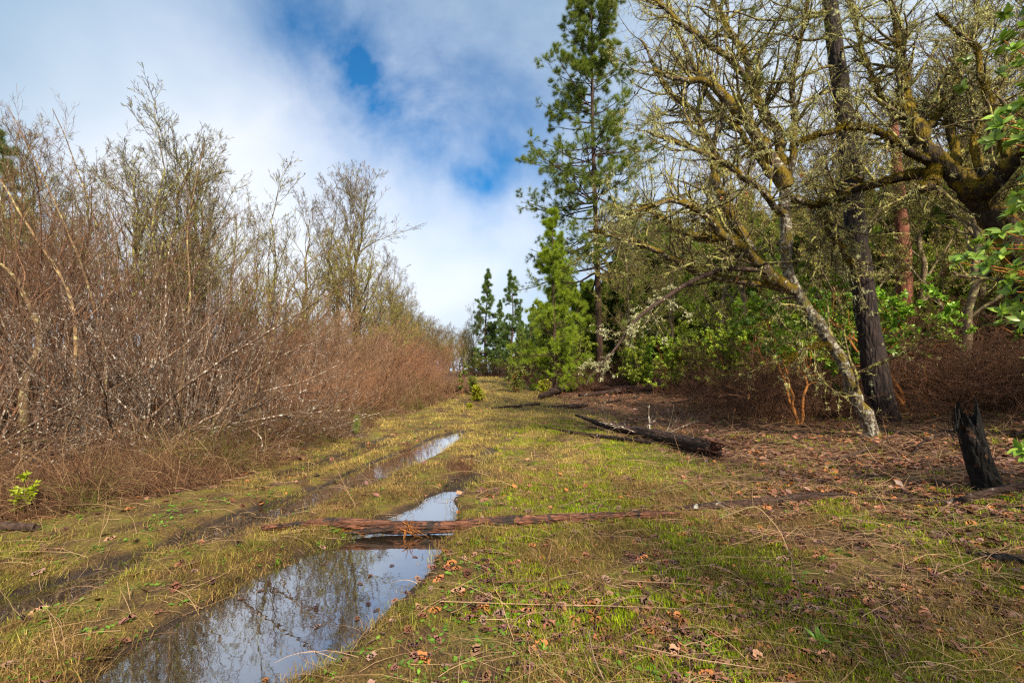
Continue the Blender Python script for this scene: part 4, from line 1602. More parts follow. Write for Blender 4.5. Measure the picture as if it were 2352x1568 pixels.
# --- distant trees at the end of the track -------------------------
cF = conifer('distant_conifer', 'x', 15., .20, .10, 2.2, 801, 80, 1500, .38, FG[0], FG[1], T_NEED_FAR, M_pine, up=(-8, 40))
for px, d, top, lab, rz in ((1117, 72, 617, 'tallest distant conifer at the end of the track, left of the pair', 0.),
                            (1176, 66, 620, 'distant conifer at the end of the track, right of the pair', 2.),
                            (1148, 84, 690, 'short distant conifer between the two tall ones', 4.),
                            (1196, 78, 730, 'distant conifer half hidden by the young pine', 1.),
                            (1135, 95, 745, 'lowest distant conifer at the foot of the tall pair', 3.),
                            (1222, 60, 700, 'distant dark conifer just left of the young pine', 5.)):
    p = at(px, d, -.1)
    hh = CZ + (855 - top) / 1100. * d - p[2]
    place(cF, USED, p, rz, hh / 15., lab, 'distant conifers at the end of the track')
p = at(1090, 60, -.1)
place(tA, USED, p, 2.2, (CZ + (855 - 690) / 1100. * 60 - p[2]) / PH[tA.name], 'small distant bare tree left of the distant conifers', 'bare trees behind the left thicket')
p = at(1068, 70, -.1)
place(tA, USED, p, .6, (CZ + (855 - 745) / 1100. * 70 - p[2]) / PH[tA.name], 'lowest distant bare tree over the brush beside the conifers', 'bare trees behind the left thicket')
p = at(-25, 30, -.1)
place(cF, USED, p, 2.2, (CZ + (855 - 290) / 1100. * 30 - p[2]) / 15., 'dark conifer just peeping in at the left edge', None)

# --- the two pines right of the track ------------------------------
p = at(1378, 34)
hh = 31.
t = conifer('tall_pine', 'tall ponderosa pine with bare lower trunk rising out of the frame', hh, .27, .25, 6.6, 811, 165, 15500, .31, DG[0], DG[1], T_NEED_MID, M_pine, prof=.8, up=(-22, 30),
            trunk_pts=np.array([p - [0, 0, .2], p + [-.1, 0, 8], p + [-.35, 0, 18], p + [-.3, 0, 31]]), sub=(8, 8), shp=([0, .10, .22, .38, .55, 1], [.75, 1., .88, .58, .54, .12]), lv_=(.45, 1.25), origin=tuple(p))
p = at(1276, 27)
hh = CZ + (855 - 486) / 1100. * 27 - p[2]
t = conifer('young_pine', 'bright yellow green young pine beside the end of the grassy track', hh, .12, .05, 2.35, 821, 84, 6400, .23, BG[0], BG[1], T_NEED_MID, M_pine, prof=.9, up=(-14, 50), sub=(8, 7),
            trunk_pts=np.array([p - [0, 0, .2], p + [-.05, 0, 3], p + [-.1, 0, 6], p + [-.15, 0, hh]]), shp=([0, .12, .35, .7, 1], [.95, 1., .72, .42, .10]), lv_=(.35, 1.35), origin=tuple(p))

# --- dark pine behind the leaning oak --------------------------------
b = gp(2032, 962)
d0 = b[1]
tp = np.array([b - [0, 0, .25], P(2010, 860, d0), P(1988, 700, d0), P(1965, 520, d0), P(1943, 300, d0), P(1920, 120, d0), P(1898, -60, d0), P(1870, -320, d0), P(1850, -560, d0)])
t = thing('dark_pine', 'straight blackish pine trunk leaning left through the right hand oaks', 'tree', b)
Pk = resample(tp, 60)
rad = np.interp(np.linspace(0, 1, 60), [0, .04, .12, .4, .65, 1], [.38, .29, .235, .19, .155, .07])
g = Geo()
tubes(g, Pk[None], rad[None], 20, rough=.045)
g.build('trunk', M_pined, t)
g = Geo()
q = np.random.default_rng(5)
limbs = []
for (z0, z1, side, rise) in ((90, (1700, 60), -1, 0), (35, (1740, -10), -1, 0), (120, (2180, 20), 1, 0), (200, (1700, 260), -1, 0), (30, (1600, 20), -1, 0), (60, (2100, -60), 1, 0), (300, (2120, 240), 1, 0), (-20, (1560, -60), -1, 0),
                             (-90, (1750, -160), -1, 0), (-120, (2100, -200), 1, 0), (150, (1640, 200), -1, 0), (10, (1750, 110), -1, 0), (20, (1850, 60), -1, 0)):
    x0 = np.interp(z0, [-560, -320, -60, 120, 300], [1850, 1870, 1898, 1920, 1943])
    d1 = d0 + q.uniform(-2.4, .6)
    a_ = P(x0, z0, d0)
    c_ = P(z1[0], z1[1], d1)
    m_ = lerp(a_, c_, .5) + [0, 0, -.10 - .1 * q.random()]
    limbs.append(resample(np.array([a_, m_, c_]), 9))
limbs = np.array(limbs) + q.normal(size=(len(limbs), 9, 3)) * .03
rl = np.full((len(limbs), 1), .036) * np.linspace(1, .3, 9)[None]
tubes(g, limbs, rl, 6)
B1, r1 = grow(limbs, rl, 12, (.15, 1), (25, 60), (.25, .5), K=7, wob=.16, up=.03, rr=.5, rmin=.004, g=q)
tubes(g, B1, r1, 3)
B2, r2 = grow(B1, r1, 4, (.3, 1), (25, 60), (.3, .6), K=5, wob=.16, up=.02, rr=.6, rmin=.003, g=q)
tubes(g, B2, r2, 3)
g.build('branches', M_oaktw, t)
p = np.concatenate([pick(B2, 420, (.6, 1), q)[0], B1[::3, -1]])
tn = np.concatenate([pick(B2, 420, (.6, 1), q)[1], norm(B1[::3, -1] - B1[::3, -2])])
keep = (p[:, 2] > P(1900, 150, d0)[2]) | (q.random(len(p)) < .10)
p, tn = p[keep], tn[keep]
M = len(p)
g = Geo()
multi(g, T_NEED, p, tn, norm(q.normal(size=(M, 3))), .21 * q.uniform(.8, 1.2, M), np.array((.085, .115, .010)) * q.uniform(.6, 1.2, (M, 1)), np.array((.20, .22, .02)) * q.uniform(.6, 1.2, (M, 1)), q)
# tufts of young shoots on the trunk and hanging clump
cc = P(1742, 182, d0 - 1.5)
p = np.concatenate([cc + q.normal(size=(16, 3)) * .10, P(1902, 60, d0) + q.normal(size=(26, 3)) * [.16, .16, .5], P(1740, 60, d0 - 1.2) + q.normal(size=(30, 3)) * [.4, .2, .22]])
M = len(p)
multi(g, T_NEED, p, norm(q.normal(size=(M, 3)) + [0, 0, -.2]), norm(q.normal(size=(M, 3))), .2, np.array((.085, .115, .010)), np.array((.22, .25, .02)), q)
g.build('foliage', M_needle, t, smooth=False)
lp = np.array([P(1952 + q.normal() * 20, y_, d0 - .28) for y_ in (330, 335, 340, 600, 605, 612, 620, 640, 660, 680)])
g = Geo()
multi(g, T_LICHLONG, lp, rdir(len(lp)), zvec(len(lp)), .16, (.38, .37, .18), (.6, .58, .34), q)
g.build('lichen', M_lichen, t, smooth=False)


# --- hand-shaped oaks --------------------------------------------------
def limb_tree(t, limbs, seed, lv, barkm, twigm, K=18, lich=0, lsize=.09, wob=.14, mossn=0, up=.05, oakleaves=0, longl=0, tmin=.15, trunkm=None, fat=1.25, lcol=((.46, .45, .14), (.84, .82, .40))):
    """limbs: list of (points, radii); grows three orders of twigs on all of them"""
    q = np.random.default_rng(seed)
    g = Geo()
    Ps, Rs = [], []
    for pts, rr in limbs:
        Pk = resample(pts, K * 2)
        s = np.linalg.norm(Pk[-1] - Pk[0])
        jit = np.cumsum(q.normal(size=(K * 2, 3)), 0)
        jit = jit - np.linspace(0, 1, K * 2)[:, None] * jit[-1]
        Pk = Pk + jit * .007 * s * .5
        Rk = np.interp(np.linspace(0, 1, K * 2), np.linspace(0, 1, len(rr)), rr)
        Rk = Rk * fat * (1 + .10 * q.normal(size=K * 2))
        Ps.append(Pk)
        Rs.append(Rk)
    Ps, Rs = np.array(Ps), np.array(Rs)
    tubes(g, Ps[:1], Rs[:1], 14, rough=.05)
    g.build('trunk', trunkm or barkm, t)
    g = Geo()
    if len(Ps) > 1:
        tubes(g, Ps[1:], Rs[1:], 10, rough=.06)
    g.build('limbs', barkm, t)
    g = Geo()
    cnt = np.maximum(1, (np.linalg.norm(np.diff(Ps, axis=1), axis=2).sum(1) * lv[0][0]).astype(int))
    cnt[0] = int(cnt[0] * .25)
    B, rb = grow(Ps, Rs, cnt, (tmin, 1), (30, 75), K=10, wob=wob, up=up, rr=.42, rmin=.006, absl=lv[0][1:], lt=.25, g=q)
    rb = np.minimum(rb, .030)
    tubes(g, B, rb, 5)
    B1, r1 = grow(B, rb, lv[1][0], (.1, 1), (30, 70), K=7, wob=wob * 1.2, up=up * .6, rr=.55, rmin=.0035, ln=lv[1][1:], lt=.4, g=q)
    tubes(g, B1, r1, 3)
    B2, r2 = grow(B1, r1, lv[2][0], (.15, 1), (30, 75), K=5, wob=wob * 1.4, up=up * .5, rr=.6, rmin=.0024, ln=lv[2][1:], lt=.4, g=q)
    tubes(g, B2, r2, 3)
    g.build('twigs', twigm, t)
    if lich:
        n1 = int(lich * .45)
        p1, _ = pick(B1, n1, (0, 1), q)
        p2, _ = pick(B, int(lich * .3), (.1, 1), q)
        p3, _ = pick(B2, lich - n1 - len(p2), (0, 1), q)
        p = np.concatenate([p1, p2, p3])
        clump = vnoise(p[:, 0] * 1.1 + p[:, 1], p[:, 2] * 1.1 + p[:, 1] * .6, 1.5, 320 + seed % 7)
        keep = q.random(len(p)) < sstep(clump, .25, .65) + .12
        p = p[keep]
        M = len(p)
        g = Geo()
        k = q.uniform(.6, 1.15, (M, 1))
        multi(g, T_LICH, p, rdir(M), zvec(M), lsize * q.uniform(.35, 1.35, M), np.array(lcol[0]) * k, np.array(lcol[1]) * k, q)
        if longl:
            p, _ = pick(B, longl, (.05, .9), q)
            M = len(p)
            multi(g, T_LICHLONG, p, rdir(M), zvec(M), lsize * 1.5 * q.uniform(.6, 1.3, M), np.array(lcol[0]) * .95, np.array(lcol[1]), q)
        g.build('lichen', M_lichen, t, smooth=False)
    if mossn:
        # moss cushions riding on the upper side of the big limbs
        idx = q.integers(1 if trunkm else 0, len(Ps), mossn)
        kk = q.uniform(0, K * 2 - 2, mossn)
        i = kk.astype(int)
        fr = (kk - i)[:, None]
        c = Ps[idx, i] * (1 - fr) + Ps[idx, i + 1] * fr
        r = Rs[idx, i]
        tan = norm(Ps[idx, i + 1] - Ps[idx, i])
        o = q.normal(size=(mossn, 3)) + [0, 0, .7]
        o = norm(o - (o * tan).sum(1, keepdims=True) * tan)
        cl = vnoise(c[:, 0] * 2 + c[:, 1], c[:, 2] * 2, 1.6, 330)
        keep = q.random(mossn) < sstep(cl, .25, .55)
        c, r, o, tan = c[keep], r[keep], o[keep], tan[keep]
        M = len(c)
        tm = [t_grass(10, 340 + i_, (20, 100), .16, .55) for i_ in range(4)]
        g = Geo()
        k = q.uniform(.5, 1.3, (M, 1))
        multi(g, tm, c + o * r[:, None] * .95, tan, o, .045 * q.uniform(.6, 1.4, M), np.array((.09, .065, .008)) * k, np.array((.26, .19, .016)) * k, q)
        g.build('moss', M_moss, t, smooth=False)
    if oakleaves:
        tm = [t_oakleaf(350 + i_) for i_ in range(4)]
        p, tn = pick(B1, oakleaves, (.3, 1), q)
        cl = vnoise(p[:, 0] * 2, p[:, 2] * 2, 1.3, 341)
        p, tn = p[cl > .52], tn[cl > .52]
        M = len(p)
        g = Geo()
        c = np.array((.42, .15, .06)) * q.uniform(.6, 1.2, (M, 1))
        multi(g, tm, p, norm(tn + [0, 0, -1.] + q.normal(size=(M, 3)) * .4), norm(q.normal(size=(M, 3))), .085 * q.uniform(.7, 1.2, M), c, c * .7, q)
        g.build('dead_leaves', M_litter, t, smooth=False)
    return B, B1


def LP(pts, d0, d1=None):
    """limb through photo points, its depth running from d0 to d1"""
    d1 = d0 if d1 is None else d1
    n = len(pts)
    return np.array([P(x, y, d0 + (d1 - d0) * k / (n - 1)) for k, (x, y) in enumerate(pts)])


b = gp(2006, 1004)
db = b[1]
t = thing('leaning_oak', 'leaning silver grey oak with mossy limbs fanning up to the left', 'tree', b)
tr = np.vstack([[b - [0, 0, .2]], LP([(2003, 996), (1945, 880), (1912, 795), (1868, 718), (1828, 668), (1803, 640), (1803, 560), (1808, 483), (1806, 420)], db, db + .3)])
limbs = [
    (tr, [.125, .095, .088, .085, .085, .085, .085, .085, .085]),
    (LP([(1822, 665), (1790, 640), (1752, 603), (1722, 573), (1692, 552), (1662, 534), (1629, 498), (1605, 480), (1572, 465), (1536, 456), (1485, 480), (1440, 492)], db, db - 1.2), [.10, .085, .07, .055, .035, .018]),
    (LP([(1735, 585), (1707, 543), (1677, 510), (1662, 468), (1644, 420), (1640, 372), (1620, 300), (1581, 249), (1536, 225), (1500, 150), (1470, 90)], db - .2, db + 1.2), [.085, .075, .065, .055, .04, .02]),
    (LP([(1806, 430), (1785, 385), (1764, 345), (1731, 294), (1686, 240), (1656, 210), (1620, 177), (1560, 180), (1500, 160)], db + .3, db + .2), [.105, .10, .095, .08, .05, .02]),
    (LP([(1806, 420), (1794, 315), (1764, 255), (1746, 210), (1731, 165), (1710, 105), (1683, 66), (1650, 0), (1620, -80)], db + .35, db + 1.5), [.095, .085, .075, .065, .05, .03]),
    (LP([(1740, 200), (1700, 160), (1671, 135), (1611, 84), (1566, 57), (1500, 0), (1460, -60)], db + .8, db + .2), [.055, .05, .04, .02]),
    (LP([(1722, 560), (1690, 556), (1641, 546), (1605, 549), (1557, 534), (1527, 516), (1497, 492), (1460, 470)], db - .1, db + .4), [.07, .06, .055, .04, .02]),
    (LP([(1800, 663), (1750, 655), (1707, 651), (1660, 640), (1614, 630), (1557, 597), (1512, 573), (1467, 555), (1407, 540), (1350, 528)], db, db - .5), [.065, .055, .045, .035, .015]),
    (LP([(1812, 455), (1841, 464), (1888, 478), (1902, 507), (1917, 552), (1950, 594), (1972, 640)], db + .3, db + 1.2), [.06, .065, .06, .05, .03]),
    (LP([(1808, 500), (1780, 470), (1745, 430), (1700, 400), (1640, 360), (1560, 330), (1480, 300)], db + .3, db - .8), [.06, .05, .04, .03, .012]),
    (LP([(1806, 425), (1830, 340), (1835, 250), (1830, 160), (1850, 60), (1870, -40)], db + .3, db - .2), [.06, .05, .04, .03, .02]),
    (LP([(1806, 440), (1760, 400), (1700, 330), (1640, 250), (1580, 130), (1540, 30), (1510, -40)], db + .3, db + 2.4), [.065, .055, .045, .035, .02]),
    (LP([(1912, 795), (1880, 790), (1840, 800), (1800, 830)], db, db - .6), [.03, .025, .02, .01]),
]
limb_tree(t, limbs, 901, ((7.5, .6, 2.1), (7, .25, .55), (6, .25, .6)), M_oak, M_oaktw, lich=13500, lsize=.064, mossn=4200, up=.05, oakleaves=260, longl=260, trunkm=M_oaktrunk)

# the snapped branch that arches down to the ground
dA = db - .1
pts = LP([(1820, 668), (1800, 652), (1778, 632), (1750, 622), (1705, 617), (1660, 618), (1610, 635), (1560, 662), (1520, 690), (1480, 716), (1452, 742), (1430, 778), (1402, 815), (1380, 838), (1358, 858), (1346, 885)], dA + .1, dA - 1.2)
Pk = resample(pts, 50)
rk = np.interp(np.linspace(0, 1, 50), [0, .1, .5, .75, 1], [.05, .046, .042, .026, .009])
g = Geo()
tubes(g, Pk[None], rk[None], 12, rough=.05)
bg_ = g.build('dead_bough', M_arch, t)
bg_['label'] = 'bare brown dead bough arching down to the left'
g = Geo()
q = np.random.default_rng(44)
B, rb = grow(Pk[None, 24:], rk[None, 24:], 26, (.0, .85), (25, 70), K=8, wob=.18, up=-.04, rr=.3, rmin=.005, absl=(.25, .95), g=q)
tubes(g, B, rb, 4)
B1, r1 = grow(B, rb, 6, (.1, 1), (30, 70), (.25, .5), K=6, wob=.2, up=-.02, rmin=.003, g=q)
tubes(g, B1, r1, 3)
g.build('dead_twigs', M_oaktw, t)
g = Geo()
p = np.concatenate([pick(B, 170, (0, 1), q)[0], pick(B1, 230, (0, 1), q)[0]])
multi(g, T_LICH, p, rdir(len(p)), zvec(len(p)), .07 * q.uniform(.4, 1.4, len(p)), (.48, .48, .25), (.72, .71, .45), q)
g.build('bough_lichen', M_lichen, t, smooth=False)

# mossy oak at the right edge
d2 = 7.6
base = on((2430 - 1176) / 1100. * d2, d2)
t = thing('mossy_oak', 'thick black mossy oak limbs entering from the right edge', 'tree', base)
tr = np.vstack([[base - [0, 0, .2]], LP([(2420, 800), (2375, 680), (2335, 590), (2298, 526), (2258, 475), (2225, 435)], d2, d2 + .2)])
limbs = [
    (tr, [.26, .22, .19, .17, .15, .145]),
    (LP([(2225, 435), (2255, 440), (2300, 415), (2330, 375), (2370, 350), (2450, 300)], d2 + .2, d2 - .8), [.13, .13, .125, .12, .11]),
    (LP([(2228, 438), (2200, 402), (2175, 395), (2150, 380), (2125, 345), (2100, 300), (2083, 270), (2078, 210), (2075, 156), (2060, 78), (2045, 0)], d2 + .2, d2 + .9), [.135, .12, .115, .10, .085, .06, .04, .03]),
    (LP([(2160, 400), (2120, 400), (2102, 402), (2044, 413), (2010, 425), (1966, 433), (1925, 455), (1890, 476), (1850, 466)], d2 + .5, d2 + 1.3), [.075, .07, .06, .055, .05, .04]),
    (LP([(2140, 370), (2090, 350), (2050, 330), (2000, 300), (1940, 290), (1880, 310), (1830, 330)], d2 + .4, d2 - .6), [.05, .045, .035, .025, .015]),
    (LP([(2150, 385), (2135, 430), (2110, 432)], d2 + .3, d2 + .2), [.07, .085, .05]),
    (LP([(2110, 320), (2160, 270), (2200, 200), (2230, 100), (2250, 0)], d2 + .5, d2 + 1.6), [.06, .05, .04, .03, .02]),
    (LP([(2200, 405), (2190, 300), (2185, 230), (2210, 120), (2280, 20)], d2 + .3, d2 + 2.2), [.06, .05, .045, .035, .02]),
    (LP([(2260, 440), (2240, 330), (2290, 220), (2330, 120), (2380, 20)], d2 + .1, d2 + 1.4), [.06, .05, .04, .03, .02]),
    (LP([(2085, 270), (2020, 220), (1990, 140), (1960, 60), (1950, -20)], d2 + .8, d2 + 1.8), [.04, .035, .03, .02]),
    (LP([(2330, 380), (2300, 300), (2270, 190), (2250, 110), (2150, 30)], d2 - .3, d2 + .3), [.05, .04, .03, .02]),
]
limb_tree(t, limbs, 911, ((8.5, .5, 1.7), (7, .25, .55), (6, .25, .6)), M_mossy, M_oaktw, lich=12000, lsize=.056, mossn=5200, up=.03, oakleaves=60, longl=120, tmin=.2)

# --- madrones -------------------------------------------------------------
MG = (np.array((.090, .155, .018)), np.array((.17, .24, .026)))


def rosettes(g, p, d, size, q, n=8, col=MG, tmpl=T_LEAF3, open_=(35, 85)):
    """whorls of leaves at twig ends"""
    M = len(p)
    d = np.repeat(norm(d), n, 0)
    pp = np.repeat(p, n, 0)
    m = M * n
    a = norm(np.cross(d, norm(q.normal(size=(m, 3)))))
    th = np.radians(q.uniform(open_[0], open_[1], m))[:, None]
    X = norm(np.cos(th) * d + np.sin(th) * a)
    c = lerp(col[0], col[1], q.random((m, 1))) * q.uniform(.7, 1.2, (m, 1))
    stamp(g, tmpl, pp - d * size * .25 * q.random((m, 1)), X, norm(d + q.normal(size=(m, 3)) * .3), size * q.uniform(.65, 1.15, m), c, c * 1.25)


dm = 4.2
base = on((2620 - 1176) / 1100. * dm, dm + .3)
t = thing('madrone', 'near madrone with big glossy oval leaves reaching in at the right edge', 'tree', base)
q = np.random.default_rng(921)
tr = resample(np.vstack([[base - [0, 0, .2]], LP([(2600, 900), (2560, 600), (2540, 300), (2520, 0), (2500, -200)], dm)]), 20)
g = Geo()
tubes(g, tr[None], np.linspace(.09, .05, 20)[None], 10)
g.build('trunk', M_orange, t)
tips = [(2350, 235), (2330, 255), (2300, 285), (2285, 320), (2345, 300), (2320, 330), (2360, 60), (2330, 110), (2300, 90), (2290, 265),
        (2350, 470), (2320, 490), (2300, 530), (2340, 530), (2250, 555), (2215, 590), (2190, 600), (2300, 585), (2345, 575), (2265, 610), (2330, 615), (2360, 640), (2310, 640),
        (2330, 700), (2300, 715), (2345, 735), (2290, 745), (2355, 700), (2340, 770), (2320, 670),
        (2345, 1030), (2360, 1050), (2340, 150), (2355, 190), (2360, 400), (2335, 450), (2265, 570), (2240, 590)]
tips = np.array([P(x, y, dm + q.uniform(-.25, .5)) for x, y in tips])
nodes = [P(2480, 330, dm), P(2490, 560, dm), P(2470, 640, dm), P(2480, 180, dm), P(2480, 760, dm), P(2500, 1080, dm)]
br = []
for tp_ in tips:
    j = int(np.argmin([np.linalg.norm((n_ - tp_) * [1, 1, 1.5]) for n_ in nodes]))
    n_ = nodes[j]
    mid = lerp(n_, tp_, .55) + q.normal(size=3) * .04 + [0, 0, -.05]
    br.append(resample(np.array([n_, mid, tp_]), 9))
for n_ in nodes:
    k = np.argmin(np.abs(tr[:, 2] - n_[2] + .3))
    br.append(resample(np.array([tr[k], lerp(tr[k], n_, .5), n_]), 9))
br = np.array(br)
g = Geo()
tubes(g, br, np.concatenate([np.full(len(tips), .0085), np.full(len(nodes), .022)])[:, None] * np.linspace(1, .5, 9)[None], 6)
g.build('branches', M_orange, t)
g = Geo()
e = norm(br[:len(tips), -1] - br[:len(tips), -2])
rosettes(g, tips, e + [0, -.3, .45], .108, q, 11, (np.array((.13, .24, .026)), np.array((.29, .41, .050))))
p2 = br[:len(tips), 6] + q.normal(size=(len(tips), 3)) * .03
rosettes(g, p2, e + [0, -.2, .7], .095, q, 6, (np.array((.11, .21, .024)), np.array((.24, .35, .040))))
# the crown overhead, out of the frame, shades the near right corner
up_ = tr[12:][q.integers(0, 8, 90)] + q.normal(size=(90, 3)) * [.5, .6, .6] + [1.0, .6, .8]
rosettes(g, up_, q.normal(size=(90, 3)) + [0, 0, 1], .11, q, 10)
g.build('foliage', M_leaf, t)


def leafy(name, label, base, r, h, n, size, col, seed, trunks=3, barkm=M_orange, cat='tree', lean=(0, 0), cb=.3, group=None, nleaf=6, br=14, open_=(30, 85), tw=.02):
    """evergreen broadleaf: several crooked stems, limbs and rosettes of leaves"""
    q = np.random.default_rng(seed)
    t = thing(name, label, cat, base, group)
    b = np.array(base)
    az = q.uniform(0, 6.28, trunks)
    top = b + np.stack([np.cos(az) * r * .45 + lean[0], np.sin(az) * r * .45 + lean[1], h * q.uniform(.75, .95, trunks)], 1)
    S = []
    for k in range(trunks):
        m = lerp(b, top[k], .5) + q.normal(size=3) * h * .07
        S.append(resample(np.array([b - [0, 0, .15], m, top[k]]), 12) + q.normal(size=(12, 3)) * .01 * h)
    S = np.array(S)
    rs = np.full((trunks, 1), tw * h / 2.5 ** .5) * np.linspace(1, .3, 12)[None]
    g = Geo()
    tubes(g, S, rs, 7)
    g.build('trunk', barkm, t)
    B, rb = grow(S, rs, br, (cb, 1), (30, 80), K=8, wob=.16, up=.05, rr=.5, rmin=.006, absl=(r * .35, r * .95), lt=.2, g=q)
    g = Geo()
    tubes(g, B, rb, 4)
    B1, r1 = grow(B, rb, 5, (.3, 1), (30, 70), (.3, .6), K=5, wob=.15, up=.05, rmin=.004, g=q)
    tubes(g, B1, r1, 3)
    g.build('branches', barkm, t)
    p = np.concatenate([pick(B1, n, (.3, 1), q)[0], B1[:, -1]])
    d = q.normal(size=(len(p), 3)) + [0, 0, .9]
    g = Geo()
    rosettes(g, p, d, size, q, nleaf, col, T_LEAF, open_)
    g.build('foliage', M_leaf, t)
    return t


bb = gp(2096, 945)
dd = bb[1]
leafy('madrone', 'crooked orange barked madrone leaning behind the dark pine trunk', tuple(bb), 1.5, 2.9, 380, .115, (np.array((.11, .22, .02)), np.array((.20, .34, .03))), 931, trunks=2, lean=(-.9, .6), cb=.45, tw=.035)
t = leafy('madrone', 'small madrone with green leaf tufts right of the dark pine trunk', tuple(at(2120, dd + .3)), 1.25, 2.9, 560, .115, (np.array((.15, .29, .02)), np.array((.28, .46, .04))), 932, trunks=3, cb=.5, tw=.02)
leafy('madrone', 'leafy madrone behind the leaning oak trunk, under its fork', tuple(at(1830, 11.6)), 1.6, 3.2, 620, .11, (np.array((.15, .26, .018)), np.array((.28, .42, .03))), 933, trunks=3, cb=.35)
leafy('madrone', 'small bent orange stemmed madrone beyond the clearing on the right', tuple(gp(1668, 882)), 1.2, 2.3, 160, .11, (np.array((.085, .15, .014)), np.array((.15, .21, .02))), 934, trunks=1, lean=(-.9, .2), cb=.5, tw=.035)
bright = (np.array((.13, .27, .012)), np.array((.24, .42, .02)))
leafy('bright_shrub', 'vivid light green leafy shrub behind the far log pile', tuple(at(1492, 25.)), 1.15, 2.0, 620, .12, bright, 935, trunks=4, cb=.2, cat='shrub')
yel = (np.array((.26, .30, .012)), np.array((.42, .42, .02)))
leafy('yellow_bush', 'little yellow green bush at the foot of the young pine', tuple(gp(1250, 905)), .45, .6, 260, .075, yel, 936, trunks=4, cb=.1, cat='shrub')
leafy('yellow_bush', 'small vivid yellow bush on the grass, left side of the track end', tuple(gp(1100, 920)), .42, .62, 280, .07, yel, 937, trunks=4, cb=.1, cat='shrub')
leafy('yellow_bush', 'tiny yellow sprig in the grass below the vivid yellow bush', tuple(gp(1077, 938)), .16, .18, 60, .05, yel, 938, trunks=3, cb=.1, cat='shrub')
ol = (np.array((.13, .17, .03)), np.array((.22, .25, .05)))
leafy('green_sapling', 'slim pale green sapling on the left bank near the track end', tuple(gp(1066, 908)), .35, 1.7, 200, .085, ol, 939, trunks=1, cb=.2, cat='shrub')
leafy('green_sapling', 'short olive green bush beside the vivid yellow one', tuple(gp(1088, 906)), .45, 1.0, 220, .085, ol, 940, trunks=3, cb=.1, cat='shrub')
leafy('green_sapling', 'low rounded olive shrub at the right side of the track end', tuple(gp(1188, 900)), .9, 1.4, 500, .09, ol, 941, trunks=4, cb=.1, cat='shrub')
leafy('green_sapling', 'yellow green leafy sprig on the left bank beyond the puddles', tuple(gp(848, 965)), .2, .25, 60, .05, yel, 942, trunks=2, cb=.1, cat='shrub')

# --- woodland behind the right hand side -----------------------------------
q = np.random.default_rng(950)
W1 = leafy('woodland_tree', 'x', (0, 0, 0), 2.1, 4.8, 2600, .15, (np.array((.20, .27, .028)), np.array((.42, .48, .055))), 951, trunks=4, cb=.15, br=16, barkm=M_oakl)
W2 = leafy('woodland_tree', 'x', (0, 0, 0), 1.6, 3.4, 1300, .13, (np.array((.21, .31, .025)), np.array((.42, .53, .045))), 952, trunks=4, cb=.12, br=16, barkm=M_orange)
W3 = conifer('woodland_conifer', 'x', 9.5, .12, .06, 2.4, 953, 120, 5600, .34, (((.10, .17, .025), (.15, .20, .03))), (((.21, .31, .036), (.30, .37, .045))), T_NEED_FAR, M_pine, up=(-12, 35))
W4 = bare_tree('x', 954, 7.0, .10, None, lich=1250, spread=(30, 65), ls=.085, sub=((9, .35, .6), (7, .3, .55), (4, .3, .55)))
LW = {1: ('olive leaved evergreen tree in the mixed woodland right of the track', 'olive evergreens of the right woodland'), 2: ('fresh green madrone bush in the mixed woodland right of the track', 'madrone bushes of the right woodland'),
      3: ('mid sized green conifer in the mixed woodland right of the track', 'conifers of the right woodland'), 4: ('lichen hung bare tree in the mixed woodland right of the track', 'lichened trees of the right woodland')}
WP = {1: W1, 2: W2, 3: W3, 4: W4}
